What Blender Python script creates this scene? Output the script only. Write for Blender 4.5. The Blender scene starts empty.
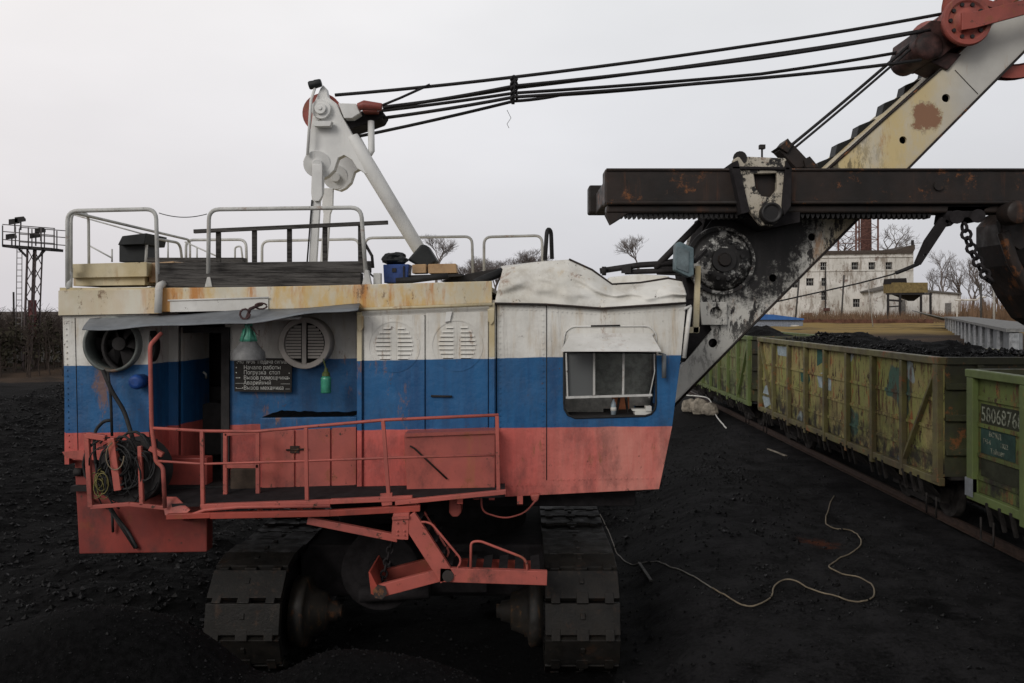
import bpy, bmesh, math, random
import numpy as np
from mathutils import Vector, Matrix, noise as mnoise
from mathutils.geometry import tessellate_polygon
R = math.radians
random.seed(7); rng = np.random.default_rng(7)
S = bpy.context.scene
C = S.collection

# ---------------------------------------------------------------- camera, sky, sun, exposure
CAMZ = 4.35; F = 850.0; U0, V0 = 523.0, 311.0
cam = bpy.data.cameras.new('camera'); camo = bpy.data.objects.new('camera', cam); C.objects.link(camo)
camo.location = (0, 0, CAMZ); camo.rotation_euler = (R(90), 0, 0)
cam.sensor_width = 36; cam.lens = 36*F/1024; cam.clip_end = 5000; cam.clip_start = .05
cam.shift_x = -(U0-512)/1024; cam.shift_y = -(341.5-V0)/1024
S.camera = camo
S.view_settings.view_transform = 'Standard'; S.view_settings.look = 'None'
S.view_settings.gamma = 1; S.view_settings.use_curve_mapping = False
S.view_settings.exposure = 0.0
sun_dir = Vector((-.50, -.80, .52)).normalized()
w = bpy.data.worlds.new('World'); S.world = w; w.use_nodes = True
nt = w.node_tree; N = nt.nodes; L = nt.links
for n in list(N): N.remove(n)
out = N.new('ShaderNodeOutputWorld'); bg = N.new('ShaderNodeBackground')
sky = N.new('ShaderNodeTexSky'); sky.sky_type = 'NISHITA'; sky.sun_disc = False
sky.sun_elevation = math.asin(sun_dir.z); sky.sun_rotation = math.atan2(sun_dir.x, sun_dir.y)
sky.dust_density = 4; sky.air_density = 1.5
tc = N.new('ShaderNodeTexCoord'); sp = N.new('ShaderNodeSeparateXYZ'); L.new(tc.outputs['Generated'], sp.inputs[0])
# cloud deck: brighter overhead, a touch darker and bluer towards one side, faint warm band low on the other
cr = N.new('ShaderNodeValToRGB'); L.new(sp.outputs[2], cr.inputs[0])
cr.color_ramp.elements[0].position = 0.0; cr.color_ramp.elements[0].color = (6.5, 6.5, 6.95, 1)
cr.color_ramp.elements[1].position = 0.22; cr.color_ramp.elements[1].color = (7.9, 7.9, 8.2, 1)
e_ = cr.color_ramp.elements.new(.42); e_.color = (8.9, 8.9, 8.95, 1)
e_ = cr.color_ramp.elements.new(.80); e_.color = (3.6, 3.6, 3.75, 1)
mx = N.new('ShaderNodeMapRange'); L.new(sp.outputs[0], mx.inputs[0])
mx.inputs[1].default_value = -.55; mx.inputs[2].default_value = .55; mx.inputs[3].default_value = 1.10; mx.inputs[4].default_value = .88
sc = N.new('ShaderNodeVectorMath'); sc.operation = 'SCALE'; L.new(cr.outputs[0], sc.inputs[0]); L.new(mx.outputs[0], sc.inputs[3])
nz = N.new('ShaderNodeTexNoise'); nz.inputs['Scale'].default_value = 1.6; nz.inputs['Detail'].default_value = 5
mp = N.new('ShaderNodeMapping'); mp.inputs['Scale'].default_value = (1, 1, 2.6); L.new(tc.outputs['Generated'], mp.inputs[0]); L.new(mp.outputs[0], nz.inputs[0])
mr2 = N.new('ShaderNodeMapRange'); L.new(nz.outputs[0], mr2.inputs[0]); mr2.inputs[3].default_value = .80; mr2.inputs[4].default_value = 1.20
sc2 = N.new('ShaderNodeVectorMath'); sc2.operation = 'SCALE'; L.new(sc.outputs[0], sc2.inputs[0]); L.new(mr2.outputs[0], sc2.inputs[3])
wr = N.new('ShaderNodeMapRange'); L.new(sp.outputs[0], wr.inputs[0]); wr.inputs[1].default_value = .1; wr.inputs[2].default_value = -.6
wm = N.new('ShaderNodeMix'); wm.data_type = 'RGBA'; wm.blend_type = 'MULTIPLY'
L.new(wr.outputs[0], wm.inputs[0]); L.new(sc2.outputs[0], wm.inputs[6]); wm.inputs[7].default_value = (1.03, .985, .955, 1)
mm = N.new('ShaderNodeMix'); mm.data_type = 'RGBA'; mm.inputs[0].default_value = .93
L.new(sky.outputs[0], mm.inputs[6]); L.new(wm.outputs[2], mm.inputs[7])
L.new(mm.outputs[2], bg.inputs[0]); bg.inputs[1].default_value = 0.1; L.new(bg.outputs[0], out.inputs[0])
sl = bpy.data.lights.new('sun', 'SUN'); sl.energy = 1.25; sl.angle = R(25); sl.color = (1, .97, .93)
so = bpy.data.objects.new('sun', sl); C.objects.link(so)
so.rotation_euler = sun_dir.to_track_quat('Z', 'Y').to_euler(); so.location = (-20, -20, 40)

# ---------------------------------------------------------------- helpers
def P(u, v, Y): return Vector(((u-U0)/F*Y, Y, CAMZ-(v-V0)/F*Y))
WLOC = {}
def setp(o, label=None, cat=None, group=None, kind=None):
    if label: o['label'] = label
    if cat: o['category'] = cat
    if group: o['group'] = group
    if kind: o['kind'] = kind
    return o
def empty(name, loc, label, cat, group=None):
    o = bpy.data.objects.new(name, None); C.objects.link(o); o.location = loc; o.empty_display_size = .3
    WLOC[o.name] = Vector(loc); return setp(o, label, cat, group)

class MB:
    def __init__(s): s.v = []; s.f = []; s.sm = []
    def add(s, vs, fs, smooth=False):
        b = len(s.v); s.v += [Vector(a) for a in vs]; s.f += [tuple(b+i for i in f) for f in fs]; s.sm += [smooth]*len(fs); return s
    def box(s, x0, x1, y0, y1, z0, z1):
        v = [(x, y, z) for x in (x0, x1) for y in (y0, y1) for z in (z0, z1)]
        return s.add(v, [(0,1,3,2),(4,6,7,5),(0,4,5,1),(2,3,7,6),(0,2,6,4),(1,5,7,3)])
    def hexa(s, a, b):      # two quads (lists of 4 points), joined
        return s.add(list(a)+list(b), [(0,1,2,3),(7,6,5,4)]+[(i, i+4, (i+1)%4+4, (i+1)%4) for i in range(4)])
    def beam(s, p, q, w_, h_, up=(0,0,1)):
        p, q = Vector(p), Vector(q); d = (q-p).normalized(); upv = Vector(up)
        if abs(d.dot(upv)) > .99: upv = Vector((0,1,0))
        sd = d.cross(upv).normalized()*w_/2; u_ = sd.cross(d).normalized()*h_/2
        r = lambda c: [c-sd-u_, c+sd-u_, c+sd+u_, c-sd+u_]
        return s.hexa(r(p), r(q))
    def tube(s, pts, r, n=8, cap=True, r2=None):
        pts = [Vector(p) for p in pts]; k = len(pts); base = len(s.v); prev = None
        for i, p in enumerate(pts):
            d = (pts[min(i+1, k-1)]-pts[max(i-1, 0)])
            d = d.normalized() if d.length > 1e-9 else Vector((0,0,1))
            if prev is None:
                a = Vector((0,0,1)) if abs(d.z) < .9 else Vector((1,0,0)); sd = d.cross(a).normalized()
            else:
                sd = prev-d*prev.dot(d)
                sd = sd.normalized() if sd.length > 1e-6 else d.orthogonal().normalized()
            prev = sd; u_ = d.cross(sd)
            rr = r if r2 is None else r+(r2-r)*i/(k-1)
            if isinstance(r, (list, tuple)): rr = r[i]
            s.v += [p+(sd*math.cos(2*math.pi*j/n)+u_*math.sin(2*math.pi*j/n))*rr for j in range(n)]
        for i in range(k-1):
            for j in range(n):
                s.f.append((base+i*n+j, base+i*n+(j+1)%n, base+(i+1)*n+(j+1)%n, base+(i+1)*n+j)); s.sm.append(True)
        if cap:
            s.f.append(tuple(base+j for j in range(n))[::-1]); s.sm.append(False)
            s.f.append(tuple(base+(k-1)*n+j for j in range(n))); s.sm.append(False)
        return s
    def lathe(s, c, axis, prof, n=24, closed=False):   # prof: [(along axis, radius)]
        c = Vector(c); a = Vector(axis).normalized(); sd = a.orthogonal().normalized(); u_ = a.cross(sd); base = len(s.v)
        for (t, r) in prof:
            s.v += [c+a*t+(sd*math.cos(2*math.pi*j/n)+u_*math.sin(2*math.pi*j/n))*r for j in range(n)]
        k = len(prof)
        for i in range(k if closed else k-1):
            i2 = (i+1) % k
            for j in range(n):
                s.f.append((base+i*n+j, base+i*n+(j+1)%n, base+i2*n+(j+1)%n, base+i2*n+j)); s.sm.append(abs(prof[i][0]-prof[i2][0]) > 1e-6 and n > 12)
        if not closed:
            s.f.append(tuple(base+j for j in range(n))[::-1]); s.sm.append(False)
            s.f.append(tuple(base+(k-1)*n+j for j in range(n))); s.sm.append(False)
        return s
    def cyl(s, p, q, r, n=16, r2=None):
        p, q = Vector(p), Vector(q); return s.lathe(p, q-p, [(0, r), ((q-p).length, r if r2 is None else r2)], n)
    def ext(s, poly, Y, dY, holes=()):     # polygons in the picture measured at distance Y, then extruded by a real thickness
        loops = [[P(u, v, Y) for (u, v) in poly]]+[[P(u, v, Y) for (u, v) in h] for h in holes]
        return s.extw(loops, Vector((0, dY, 0)))
    def extw(s, loops, off):
        tris = tessellate_polygon(loops); flat = [p for l in loops for p in l]; n = len(flat)
        fs = [tuple(t) for t in tris]+[tuple(n+i for i in t[::-1]) for t in tris]
        k = 0
        for l in loops:
            m = len(l)
            fs += [(k+i, k+(i+1)%m, n+k+(i+1)%m, n+k+i) for i in range(m)]; k += m
        return s.add(flat+[p+off for p in flat], fs)
    def sheet(s, rows, th=None, smooth=True):   # grid of points
        a, b = len(rows), len(rows[0]); base = [p for r_ in rows for p in r_]
        fs = [(i*b+j, i*b+j+1, (i+1)*b+j+1, (i+1)*b+j) for i in range(a-1) for j in range(b-1)]
        return s.add(base, fs, smooth)
    def text(s, body, loc, size, rot, ext=.002, align='LEFT', sx=1.0):
        c = bpy.data.curves.new('t', 'FONT'); c.body = body; c.size = size; c.extrude = ext; c.align_x = align; c.resolution_u = 2
        o = bpy.data.objects.new('t', c); C.objects.link(o); bpy.context.view_layer.update()
        m = bpy.data.meshes.new_from_object(o.evaluated_get(bpy.context.evaluated_depsgraph_get()))
        M = Matrix.Translation(loc) @ rot.to_matrix().to_4x4() @ Matrix.Diagonal((sx, 1, 1, 1))
        s.add([M @ v.co for v in m.vertices], [tuple(p.vertices) for p in m.polygons])
        bpy.data.objects.remove(o); bpy.data.curves.remove(c); bpy.data.meshes.remove(m); return s
    def build(s, name, mat, parent=None, bevel=0, recalc=True, origin=None, solid=0, **tags):
        org = Vector((0,0,0))
        if parent is not None: org = WLOC[parent.name]
        elif origin is not None: org = Vector(origin)
        elif s.v: 
            xs = [v.x for v in s.v]; ys = [v.y for v in s.v]; zs = [v.z for v in s.v]
            org = Vector(((min(xs)+max(xs))/2, (min(ys)+max(ys))/2, min(zs)))
        me = bpy.data.meshes.new(name); me.from_pydata([tuple(v-org) for v in s.v], [], s.f)
        me.polygons.foreach_set('use_smooth', s.sm)
        if recalc:
            bm = bmesh.new(); bm.from_mesh(me); bmesh.ops.recalc_face_normals(bm, faces=bm.faces); bm.to_mesh(me); bm.free()
        me.materials.append(mat)
        o = bpy.data.objects.new(name, me); C.objects.link(o)
        if parent is not None: o.parent = parent
        else: o.location = org
        WLOC[o.name] = org
        if solid:
            m = o.modifiers.new('solid', 'SOLIDIFY'); m.thickness = solid
        if bevel:
            m = o.modifiers.new('bevel', 'BEVEL'); m.width = bevel; m.segments = 2; m.limit_method = 'ANGLE'; m.angle_limit = R(40); m.harden_normals = False
        return setp(o, **tags)

def arc(pts, r=.12, n=5):      # round the corners of a polyline
    pts = [Vector(p) for p in pts]; o = [pts[0]]
    for i in range(1, len(pts)-1):
        a, b, c = pts[i-1], pts[i], pts[i+1]
        ra = min(r, (a-b).length*.45, (c-b).length*.45)
        p, q = b+(a-b).normalized()*ra, b+(c-b).normalized()*ra
        for k in range(n+1):
            t = k/n; o.append(p*(1-t)**2+b*2*t*(1-t)+q*t*t)
    o.append(pts[-1]); return o
def circ(u, v, r, n=20, ry=None, a0=0): 
    ry = r if ry is None else ry
    return [(u+r*math.cos(2*math.pi*k/n+a0), v+ry*math.sin(2*math.pi*k/n+a0)) for k in range(n)]
def sag(p, q, d, n=14):
    p, q = Vector(p), Vector(q)
    return [p.lerp(q, i/n)-Vector((0,0,d*4*(i/n)*(1-i/n))) for i in range(n+1)]

# ---------------------------------------------------------------- materials
def col(c): return (c[0], c[1], c[2], 1)
class NT:
    def __init__(s, name):
        s.m = bpy.data.materials.new(name); s.m.use_nodes = True; s.t = s.m.node_tree
        s.b = s.t.nodes['Principled BSDF']; s.g = s.t.nodes.new('ShaderNodeNewGeometry').outputs['Position']
    def n(s, t): return s.t.nodes.new(t)
    def l(s, a, b): s.t.links.new(a, b)
    def noise(s, scale=1, detail=6, rough=.6, stretch=(1,1,1), seed=0, dist=0):
        mp = s.n('ShaderNodeMapping'); mp.inputs['Scale'].default_value = stretch; mp.inputs['Location'].default_value = (seed*3.1, seed*1.7, seed*2.3)
        s.l(s.g, mp.inputs[0]); nz = s.n('ShaderNodeTexNoise'); nz.inputs['Scale'].default_value = scale
        nz.inputs['Detail'].default_value = detail; nz.inputs['Roughness'].default_value = rough; nz.inputs['Distortion'].default_value = dist
        s.l(mp.outputs[0], nz.inputs[0]); return nz.outputs[0]
    def ramp(s, x, a, b, lo=0., hi=1.):
        m = s.n('ShaderNodeMapRange'); m.interpolation_type = 'SMOOTHSTEP'; s.l(x, m.inputs[0])
        for i, k in ((1, a), (2, b), (3, lo), (4, hi)): m.inputs[i].default_value = k
        return m.outputs[0]
    def math(s, op, a, b=None):
        m = s.n('ShaderNodeMath'); m.operation = op
        for i, x in enumerate((a, b)):
            if x is None: continue
            if isinstance(x, (int, float)): m.inputs[i].default_value = x
            else: s.l(x, m.inputs[i])
        return m.outputs[0]
    def mix(s, f, a, b, mode='MIX'):
        m = s.n('ShaderNodeMix'); m.data_type = 'RGBA'; m.blend_type = mode
        for i, x in ((0, f), (6, a), (7, b)):
            if isinstance(x, (int, float)): m.inputs[i].default_value = x
            elif isinstance(x, tuple): m.inputs[i].default_value = col(x)
            else: s.l(x, m.inputs[i])
        return m.outputs[2]
    def bump(s, h, strength=.3, dist=.02):
        b = s.n('ShaderNodeBump'); b.inputs['Strength'].default_value = strength; b.inputs['Distance'].default_value = dist
        s.l(h, b.inputs['Height']); s.l(b.outputs[0], s.b.inputs['Normal'])
    def fin(s, c, rough=.6, metal=0., spec=.4):
        if isinstance(c, tuple): s.b.inputs['Base Color'].default_value = col(c)
        else: s.l(c, s.b.inputs['Base Color'])
        if isinstance(rough, (int, float)): s.b.inputs['Roughness'].default_value = rough
        else: s.l(rough, s.b.inputs['Roughness'])
        s.b.inputs['Metallic'].default_value = metal; s.b.inputs['Specular IOR Level'].default_value = spec
        return s.m
    def xyz(s):
        sp = s.n('ShaderNodeSeparateXYZ'); s.l(s.g, sp.inputs[0]); return sp.outputs

RUST = (.16, .055, .02)
def paint(name, c1, c2=None, rust=.3, streak=.3, streakc=(.30, .14, .04), chip=.3, grime=.3, grimec=(.03,.028,.026), rough=.55, sc_=1., spec=.35, seed=0, bump=.15):
    t = NT(name); c2 = c2 or tuple(x*.75 for x in c1)
    c = t.mix(t.ramp(t.noise(1.3*sc_, 5, seed=seed), .35, .65), c1, c2)
    if streak: c = t.mix(t.math('MULTIPLY', t.ramp(t.noise(3*sc_, 6, .7, (2.2, 2.2, .22), seed+1), .56, .78), min(1, streak*1.6)), c, streakc)
    if grime: c = t.mix(t.math('MULTIPLY', t.ramp(t.noise(2.2*sc_, 8, .72, (1,1,.6), seed+2), .48, .75), grime), c, grimec)
    if rust: c = t.mix(t.math('MULTIPLY', t.ramp(t.noise(1.8*sc_, 10, .8, seed=seed+3), .565, .63), min(1, rust*1.5)), c, (.20, .075, .025))
    if chip: c = t.mix(t.ramp(t.noise(7*sc_, 9, .78, seed=seed+4), .655-.05*chip, .68-.05*chip), c, (.05, .03, .02))
    t.bump(t.noise(14*sc_, 6, .7, seed=seed), bump, .01)
    return t.fin(c, t.ramp(t.noise(5, 4), .3, .7, rough-.1, rough+.15), 0, spec)
def plain(name, c, rough=.7, metal=0, spec=.3, var=.35, sc_=6, bump=.15):
    t = NT(name); cc = t.mix(t.ramp(t.noise(sc_, 7, .7), .3, .7), tuple(x*(1-var) for x in c), tuple(min(1, x*(1+var)) for x in c))
    if bump: t.bump(t.noise(sc_*4, 6, .7), bump, .01)
    return t.fin(cc, rough, metal, spec)

def stripes():
    t = NT('tricolour_paint'); x, y, z = t.xyz()
    wob = t.math('MULTIPLY', t.math('SUBTRACT', t.noise(2.2, 3), .5), .03)
    zz = t.math('ADD', z, wob)
    zwb = t.math('SUBTRACT', zz, t.math('MULTIPLY', x, .0177)); zbr = t.math('SUBTRACT', zz, t.math('MULTIPLY', x, .0113))
    fw = t.ramp(zwb, 3.722, 3.734); fb = t.ramp(zbr, 2.791, 2.803)
    n1 = t.ramp(t.noise(1.1, 6, .65), .3, .7); n2 = t.ramp(t.noise(2.4, 6, .7, (2, 2, .25), 3), .35, .7)
    white = t.mix(n1, (.70, .69, .65), (.57, .555, .51))
    white = t.mix(t.math('MULTIPLY', t.ramp(t.noise(2.5, 7, .7, (2.5, 2.5, .3), 5), .50, .70), .55), white, (.40, .28, .14))
    white = t.mix(t.math('MULTIPLY', t.ramp(t.noise(3.5, 9, .75, (3, 3, .22), 31), .54, .66), .3), white, (.20, .17, .14))
    blue = t.mix(n2, (.012, .098, .245), (.009, .062, .170))
    blue = t.mix(t.math('MULTIPLY', t.ramp(t.noise(1.7, 8, .75, (1, 1, 1), 8), .55, .75), .4), blue, (.05, .12, .25))
    red = t.mix(n2, (.54, .108, .090), (.40, .082, .068))
    fade = t.math('MULTIPLY', t.ramp(x, -.5, 1.6), t.ramp(t.noise(1.2, 6, .7, (2.4, 2.4, .35), 11), .32, .6, .25, .8))
    red = t.mix(fade, red, (.54, .22, .175))
    c = t.mix(fb, red, blue); c = t.mix(fw, c, white)
    low = t.ramp(z, 4.1, 2.0, .15, .6)
    c = t.mix(t.math('MULTIPLY', t.ramp(t.noise(1.9, 9, .75, (1, 1, .45), 13), .44, .70), low), c, (.03, .025, .025))
    c = t.mix(t.math('MULTIPLY', t.ramp(t.noise(6, 10, .8, seed=17), .615, .64), t.ramp(t.noise(.8, 4, seed=19), .42, .6)), c, (.07, .035, .022))
    c = t.mix(t.math('MULTIPLY', t.ramp(t.noise(1.4, 9, .8, (1.6, 1.6, .5), 23), .57, .64), .7), c, (.20, .09, .035))
    t.bump(t.noise(1.5, 5, .6), .5, .07)
    return t.fin(c, t.ramp(t.noise(6, 4), .3, .7, .42, .65), 0, .4)
M = {}
M['stripe'] = stripes()
def band():     # cream fascia with rust: pale at the rear end, orange stains over the awning
    t = NT('rusty_fascia_paint'); x, y, z = t.xyz()
    c = t.mix(t.ramp(t.noise(1.2, 6), .35, .65), (.60, .57, .48), (.50, .45, .33))
    yel = t.math('MULTIPLY', t.ramp(x, -5.2, -4.6, .12, 1), t.ramp(t.noise(1.5, 6, .65, (1.3, 1, .6), 3), .40, .62))
    c = t.mix(yel, c, (.56, .37, .12))
    org = t.math('MULTIPLY', t.ramp(x, -5.4, -4.4, .1, .95), t.ramp(t.noise(2.0, 8, .7, (1.8, 1.5, .3), 9), .47, .63))
    c = t.mix(org, c, (.46, .19, .045))
    c = t.mix(t.math('MULTIPLY', t.ramp(t.noise(5, 9, .8, (1, 1, .5), 14), .56, .64), .8), c, (.12, .06, .03))
    t.bump(t.noise(3, 6), .3, .02)
    return t.fin(c, .6, 0, .35)
M['band'] = band()
M['white'] = paint('white_paint', (.66, .655, .63), (.52, .51, .48), rust=.15, streak=.3, streakc=(.42,.27,.12), chip=.25, grime=.35, grimec=(.16,.15,.14))
M['cabroof'] = paint('crumpled_white_paint', (.68, .67, .63), (.56, .54, .48), rust=.35, streak=.4, streakc=(.5,.34,.14), chip=.7, grime=.5, grimec=(.25,.21,.16), bump=.35)
M['aframe'] = paint('whitewashed_steel', (.68, .68, .66), (.57, .57, .56), rust=.03, streak=.2, streakc=(.4,.33,.25), chip=.3, grime=.25, grimec=(.2,.19,.18))
M['cream'] = paint('cream_paint', (.56, .50, .36), (.46, .38, .22), rust=.4, streak=.4, chip=.4, grime=.3)
M['red'] = paint('red_paint', (.33, .055, .038), (.22, .042, .030), rust=.25, streak=.2, streakc=(.18,.05,.03), chip=.9, grime=.55)
M['redl'] = paint('faded_red_paint', (.42, .100, .078), (.30, .078, .064), rust=.4, streak=.25, chip=.95, grime=.7)
M['sheave'] = paint('dusty_red_paint', (.30, .070, .052), (.19, .05, .04), rust=.4, streak=.3, chip=.8, grime=.8)
M['pipe'] = paint('pale_pipe_paint', (.52, .52, .50), (.40, .40, .38), rust=.3, streak=.2, chip=.8, grime=.3, sc_=3)
M['dark'] = plain('dark_steel', (.022, .020, .020), .7, 0, .25)
M['black'] = plain('black_grease', (.010, .009, .009), .5, 0, .35)
M['soot'] = plain('sooty_steel', (.020, .018, .019), .85, 0, .12)
M['interior'] = plain('dark_interior', (.018, .017, .017), .8, 0, .2)
M['rubber'] = plain('rubber', (.016, .016, .0165), .7, 0, .3)
t = NT('weathered_timber'); M['wood'] = t.fin(t.mix(t.ramp(t.noise(5, 8, .75, (.35, 2, 5)), .36, .62), (.022, .020, .019), (.095, .090, .085)), .85, 0, .2); t.bump(t.noise(9, 8, .75, (.3, 2, 6)), .6, .02)
M['board'] = paint('raw_boards', (.42, .27, .14), (.34, .22, .12), rust=.2, streak=.1, chip=.5, grime=.5)
M['galv'] = plain('galvanised_sheet', (.15, .162, .175), .6, .1, .3, .25, 2.2, .1)
M['blueplastic'] = plain('blue_plastic', (.012, .04, .16), .45, 0, .4, .3)
M['tarp'] = plain('dark_tarp', (.012, .014, .015), .6, 0, .3, .4, 3, .3)
M['rope'] = plain('greasy_wire_rope', (.018, .017, .018), .6, .2, .3, .5, 40, .4)
M['brownrust'] = paint('brown_rust', (.026, .018, .015), (.014, .012, .011), rust=.5, streak=.6, streakc=(.070,.030,.016), chip=.4, grime=.95, grimec=(.012,.011,.011), spec=.25)
M['track'] = paint('muddy_track_steel', (.015, .013, .011), (.007, .0065, .006), rust=.05, streak=.25, streakc=(.09,.06,.04), chip=.5, grime=.7, grimec=(.016,.015,.014), sc_=2, spec=.25, bump=.5)
M['bronze'] = paint('worn_roller_steel', (.022, .018, .014), (.011, .010, .009), rust=.3, streak=.3, chip=.3, grime=.6, sc_=2, spec=.4)
M['teal'] = plain('teal_grey_paint', (.095, .135, .15), .5, 0, .4)
M['teallens'] = plain('dusty_lens', (.10, .13, .14), .25, 0, .5)
M['greenglass'] = plain('green_glass', (.05, .26, .17), .15, 0, .6)
M['greensocket'] = plain('green_socket_paint', (.05, .20, .14), .5, 0, .4)
M['shade'] = plain('dusty_grey_enamel', (.11, .11, .11), .5, 0, .4)
M['signblack'] = plain('black_sign_board', (.020, .017, .015), .6, 0, .3)
M['chalk'] = plain('white_lettering', (.55, .55, .52), .7, 0, .2)
M['dimtext'] = plain('chalked_lettering', (.15, .16, .125), .8, 0, .2, .85, 14)
M['cable'] = plain('pale_cable', (.16, .13, .09), .7, 0, .3)
M['concrete'] = plain('concrete', (.30, .29, .27), .9, 0, .2, .3, 3, .3)
M['sandstone'] = plain('pale_concrete_block', (.22, .195, .16), .9, 0, .2, .45, 3, .5)
M['bark'] = plain('hazed_bark', (.17, .145, .135), .9, 0, .1)  # bark lightened in the base colour to stand in for distance haze
M['blueroof'] = plain('blue_metal_roof', (.03, .11, .32), .5, 0, .4, .15, 2)
M['shedgrey'] = plain('grey_blue_cladding', (.20, .22, .26), .7, 0, .3)
M['brick'] = plain('red_brick', (.10, .05, .042), .9, 0, .2, .4, 2)
M['brass'] = plain('yellow_brown_paint', (.17, .125, .05), .7, 0, .3, .4, 2)
M['paper'] = plain('paper', (.55, .54, .50), .8, 0, .2, .1)
M['wallint'] = plain('pale_cab_lining', (.50, .475, .43), .8, 0, .2)
t = NT('window_glass'); M['glass'] = t.fin((.75, .8, .8), .06, 0, .5); t.b.inputs['Transmission Weight'].default_value = 1; t.b.inputs['IOR'].default_value = 1.1
t = NT('dusty_glass'); M['dglass'] = t.fin((.10, .105, .105), .2, 0, .6)

def boompaint():
    t = NT('boom_paint'); x, y, z = t.xyz()
    c = t.mix(t.ramp(t.noise(.9, 6), .35, .65), (.54, .53, .49), (.43, .42, .39))
    # yellowed stretch halfway up
    yel = t.math('MULTIPLY', t.math('MULTIPLY', t.ramp(x, 4.4, 5.0), t.ramp(x, 7.0, 6.0)), t.ramp(t.noise(1.4, 7, .7, (1.3,1,.6), 4), .35, .6, .35, 1))
    c = t.mix(yel, c, (.54, .43, .22))
    dp = t.n('ShaderNodeVectorMath'); dp.operation = 'DISTANCE'; t.l(t.g, dp.inputs[0]); dp.inputs[1].default_value = P(926, 117, 13.15)
    pt_ = t.math('ADD', dp.outputs['Value'], t.math('MULTIPLY', t.math('SUBTRACT', t.noise(5, 9, .78, seed=40), .5), .55)); c = t.mix(t.ramp(pt_, .27, .21), c, (.40, .34, .22)); c = t.mix(t.ramp(pt_, .235, .19), c, (.23, .12, .07))
    c = t.mix(t.math('MULTIPLY', t.ramp(t.noise(2.3, 8, .75, (1.6, 1.6, .4), 6), .56, .68), .7), c, (.33, .15, .045))
    # grease thrown round the shipper shaft
    vd = t.n('ShaderNodeVectorMath'); vd.operation = 'DISTANCE'; t.l(t.g, vd.inputs[0]); pc = P(742, 226, 13.15); vd.inputs[1].default_value = pc
    dd = t.math('ADD', vd.outputs['Value'], t.math('MULTIPLY', t.math('SUBTRACT', t.noise(2.3, 10, .8, seed=3), .5), 2.6))
    c = t.mix(t.ramp(dd, 1.38, .88), c, (.012, .011, .011))
    c = t.mix(t.ramp(t.noise(9, 10, .82, seed=21), .585, .62, 0, .85), c, (.02, .018, .018)) if False else c
    dn = t.math('MULTIPLY', t.ramp(vd.outputs['Value'], 2.9, 1.3), t.ramp(t.noise(4, 10, .8, (1.4, 1, .5), seed=12), .51, .57))
    c = t.mix(dn, c, (.018, .016, .016))
    t.bump(t.noise(8, 6), .2, .01)
    return t.fin(c, .55, 0, .3)
M['boom'] = boompaint()
def splat(name, lo, hi, c1=(.44,.44,.42), c2=(.33,.32,.30)):
    t = NT(name); c = t.mix(t.ramp(t.noise(2, 6), .35, .65), c1, c2)
    c = t.mix(t.ramp(t.noise(4.2, 11, .8, seed=4), lo, hi), c, (.013, .012, .012)); c = t.mix(t.ramp(t.noise(2.1, 9, .8, seed=9), .57, .62, 0, .7), c, (.12, .05, .03))
    t.bump(t.noise(8, 6), .3, .01); return t.fin(c, .55, 0, .3)
M['splat'] = splat('grease_spattered_paint', .42, .50); M['splat2'] = splat('half_cleaned_paint', .50, .55, (.46,.42,.35), (.38,.34,.27))

def coalmat(name, ground=False):
    t = NT(name); x, y, z = t.xyz()
    n1 = t.noise(17, 12, .8); n2 = t.noise(.7, 6, .6, seed=4)
    c = t.mix(t.ramp(n1, .35, .72), (.0012, .0012, .0013), (.0105, .0102, .0108))
    c = t.mix(t.ramp(n2, .45, .7, 0, .6), c, (.007, .0068, .007))
    if ground:
        # packed grey dust between machine and railway
        lx_ = t.math('SUBTRACT', x, t.math('MULTIPLY', t.math('SUBTRACT', y, 4.2), .28)); lx_ = t.math('ADD', lx_, t.math('MULTIPLY', t.math('SUBTRACT', t.noise(.8, 6, .7, seed=30), .5), 1.6)); pk = t.math('MULTIPLY', t.ramp(lx_, -1.0, .5), t.ramp(y, 45, 30)); c = t.mix(t.math('MULTIPLY', pk, t.ramp(t.math('ADD', t.noise(1.3, 8, .7, seed=9), t.math('MULTIPLY', t.math('SUBTRACT', n1, .5), .9)), .34, .66, .1, .95)), c, (.023, .0222, .0235))
        d = t.n('ShaderNodeVectorMath'); d.operation = 'DISTANCE'; t.l(t.g, d.inputs[0]); d.inputs[1].default_value = P(822, 541, 15.6)
        c = t.mix(t.ramp(t.math('ADD', d.outputs['Value'], t.math('MULTIPLY', t.noise(3, 8, .75), 1.3)), 1.05, .75, 0, .7), c, (.10, .028, .011))
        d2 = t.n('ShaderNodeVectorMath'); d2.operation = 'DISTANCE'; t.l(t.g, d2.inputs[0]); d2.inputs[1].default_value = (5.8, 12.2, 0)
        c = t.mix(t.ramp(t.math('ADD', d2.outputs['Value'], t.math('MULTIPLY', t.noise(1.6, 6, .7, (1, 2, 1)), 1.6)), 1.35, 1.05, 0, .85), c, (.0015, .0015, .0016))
        # dead grass and dirt beyond the yard
        far = t.ramp(t.math('ADD', t.math('ADD', y, t.math('MULTIPLY', t.noise(.05, 4), 12)), t.ramp(x, 0, -6, 0, 13)), 46, 60)
        dirt = t.mix(t.ramp(t.noise(.18, 8, .7, seed=2), .35, .65), (.070, .048, .034), (.026, .021, .018))
        fld = t.math('MULTIPLY', t.ramp(x, 14, 24), t.math('MULTIPLY', t.ramp(y, 62, 80), t.ramp(t.noise(.10, 7, .7, (1, 2.5, 1), 7), .36, .50)))
        dirt = t.mix(fld, dirt, (.26, .18, .065))
        c = t.mix(far, c, dirt)
    t.bump(t.noise(22, 10, .8), .9, .04)
    return t.fin(c, .8, 0, .05)
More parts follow.
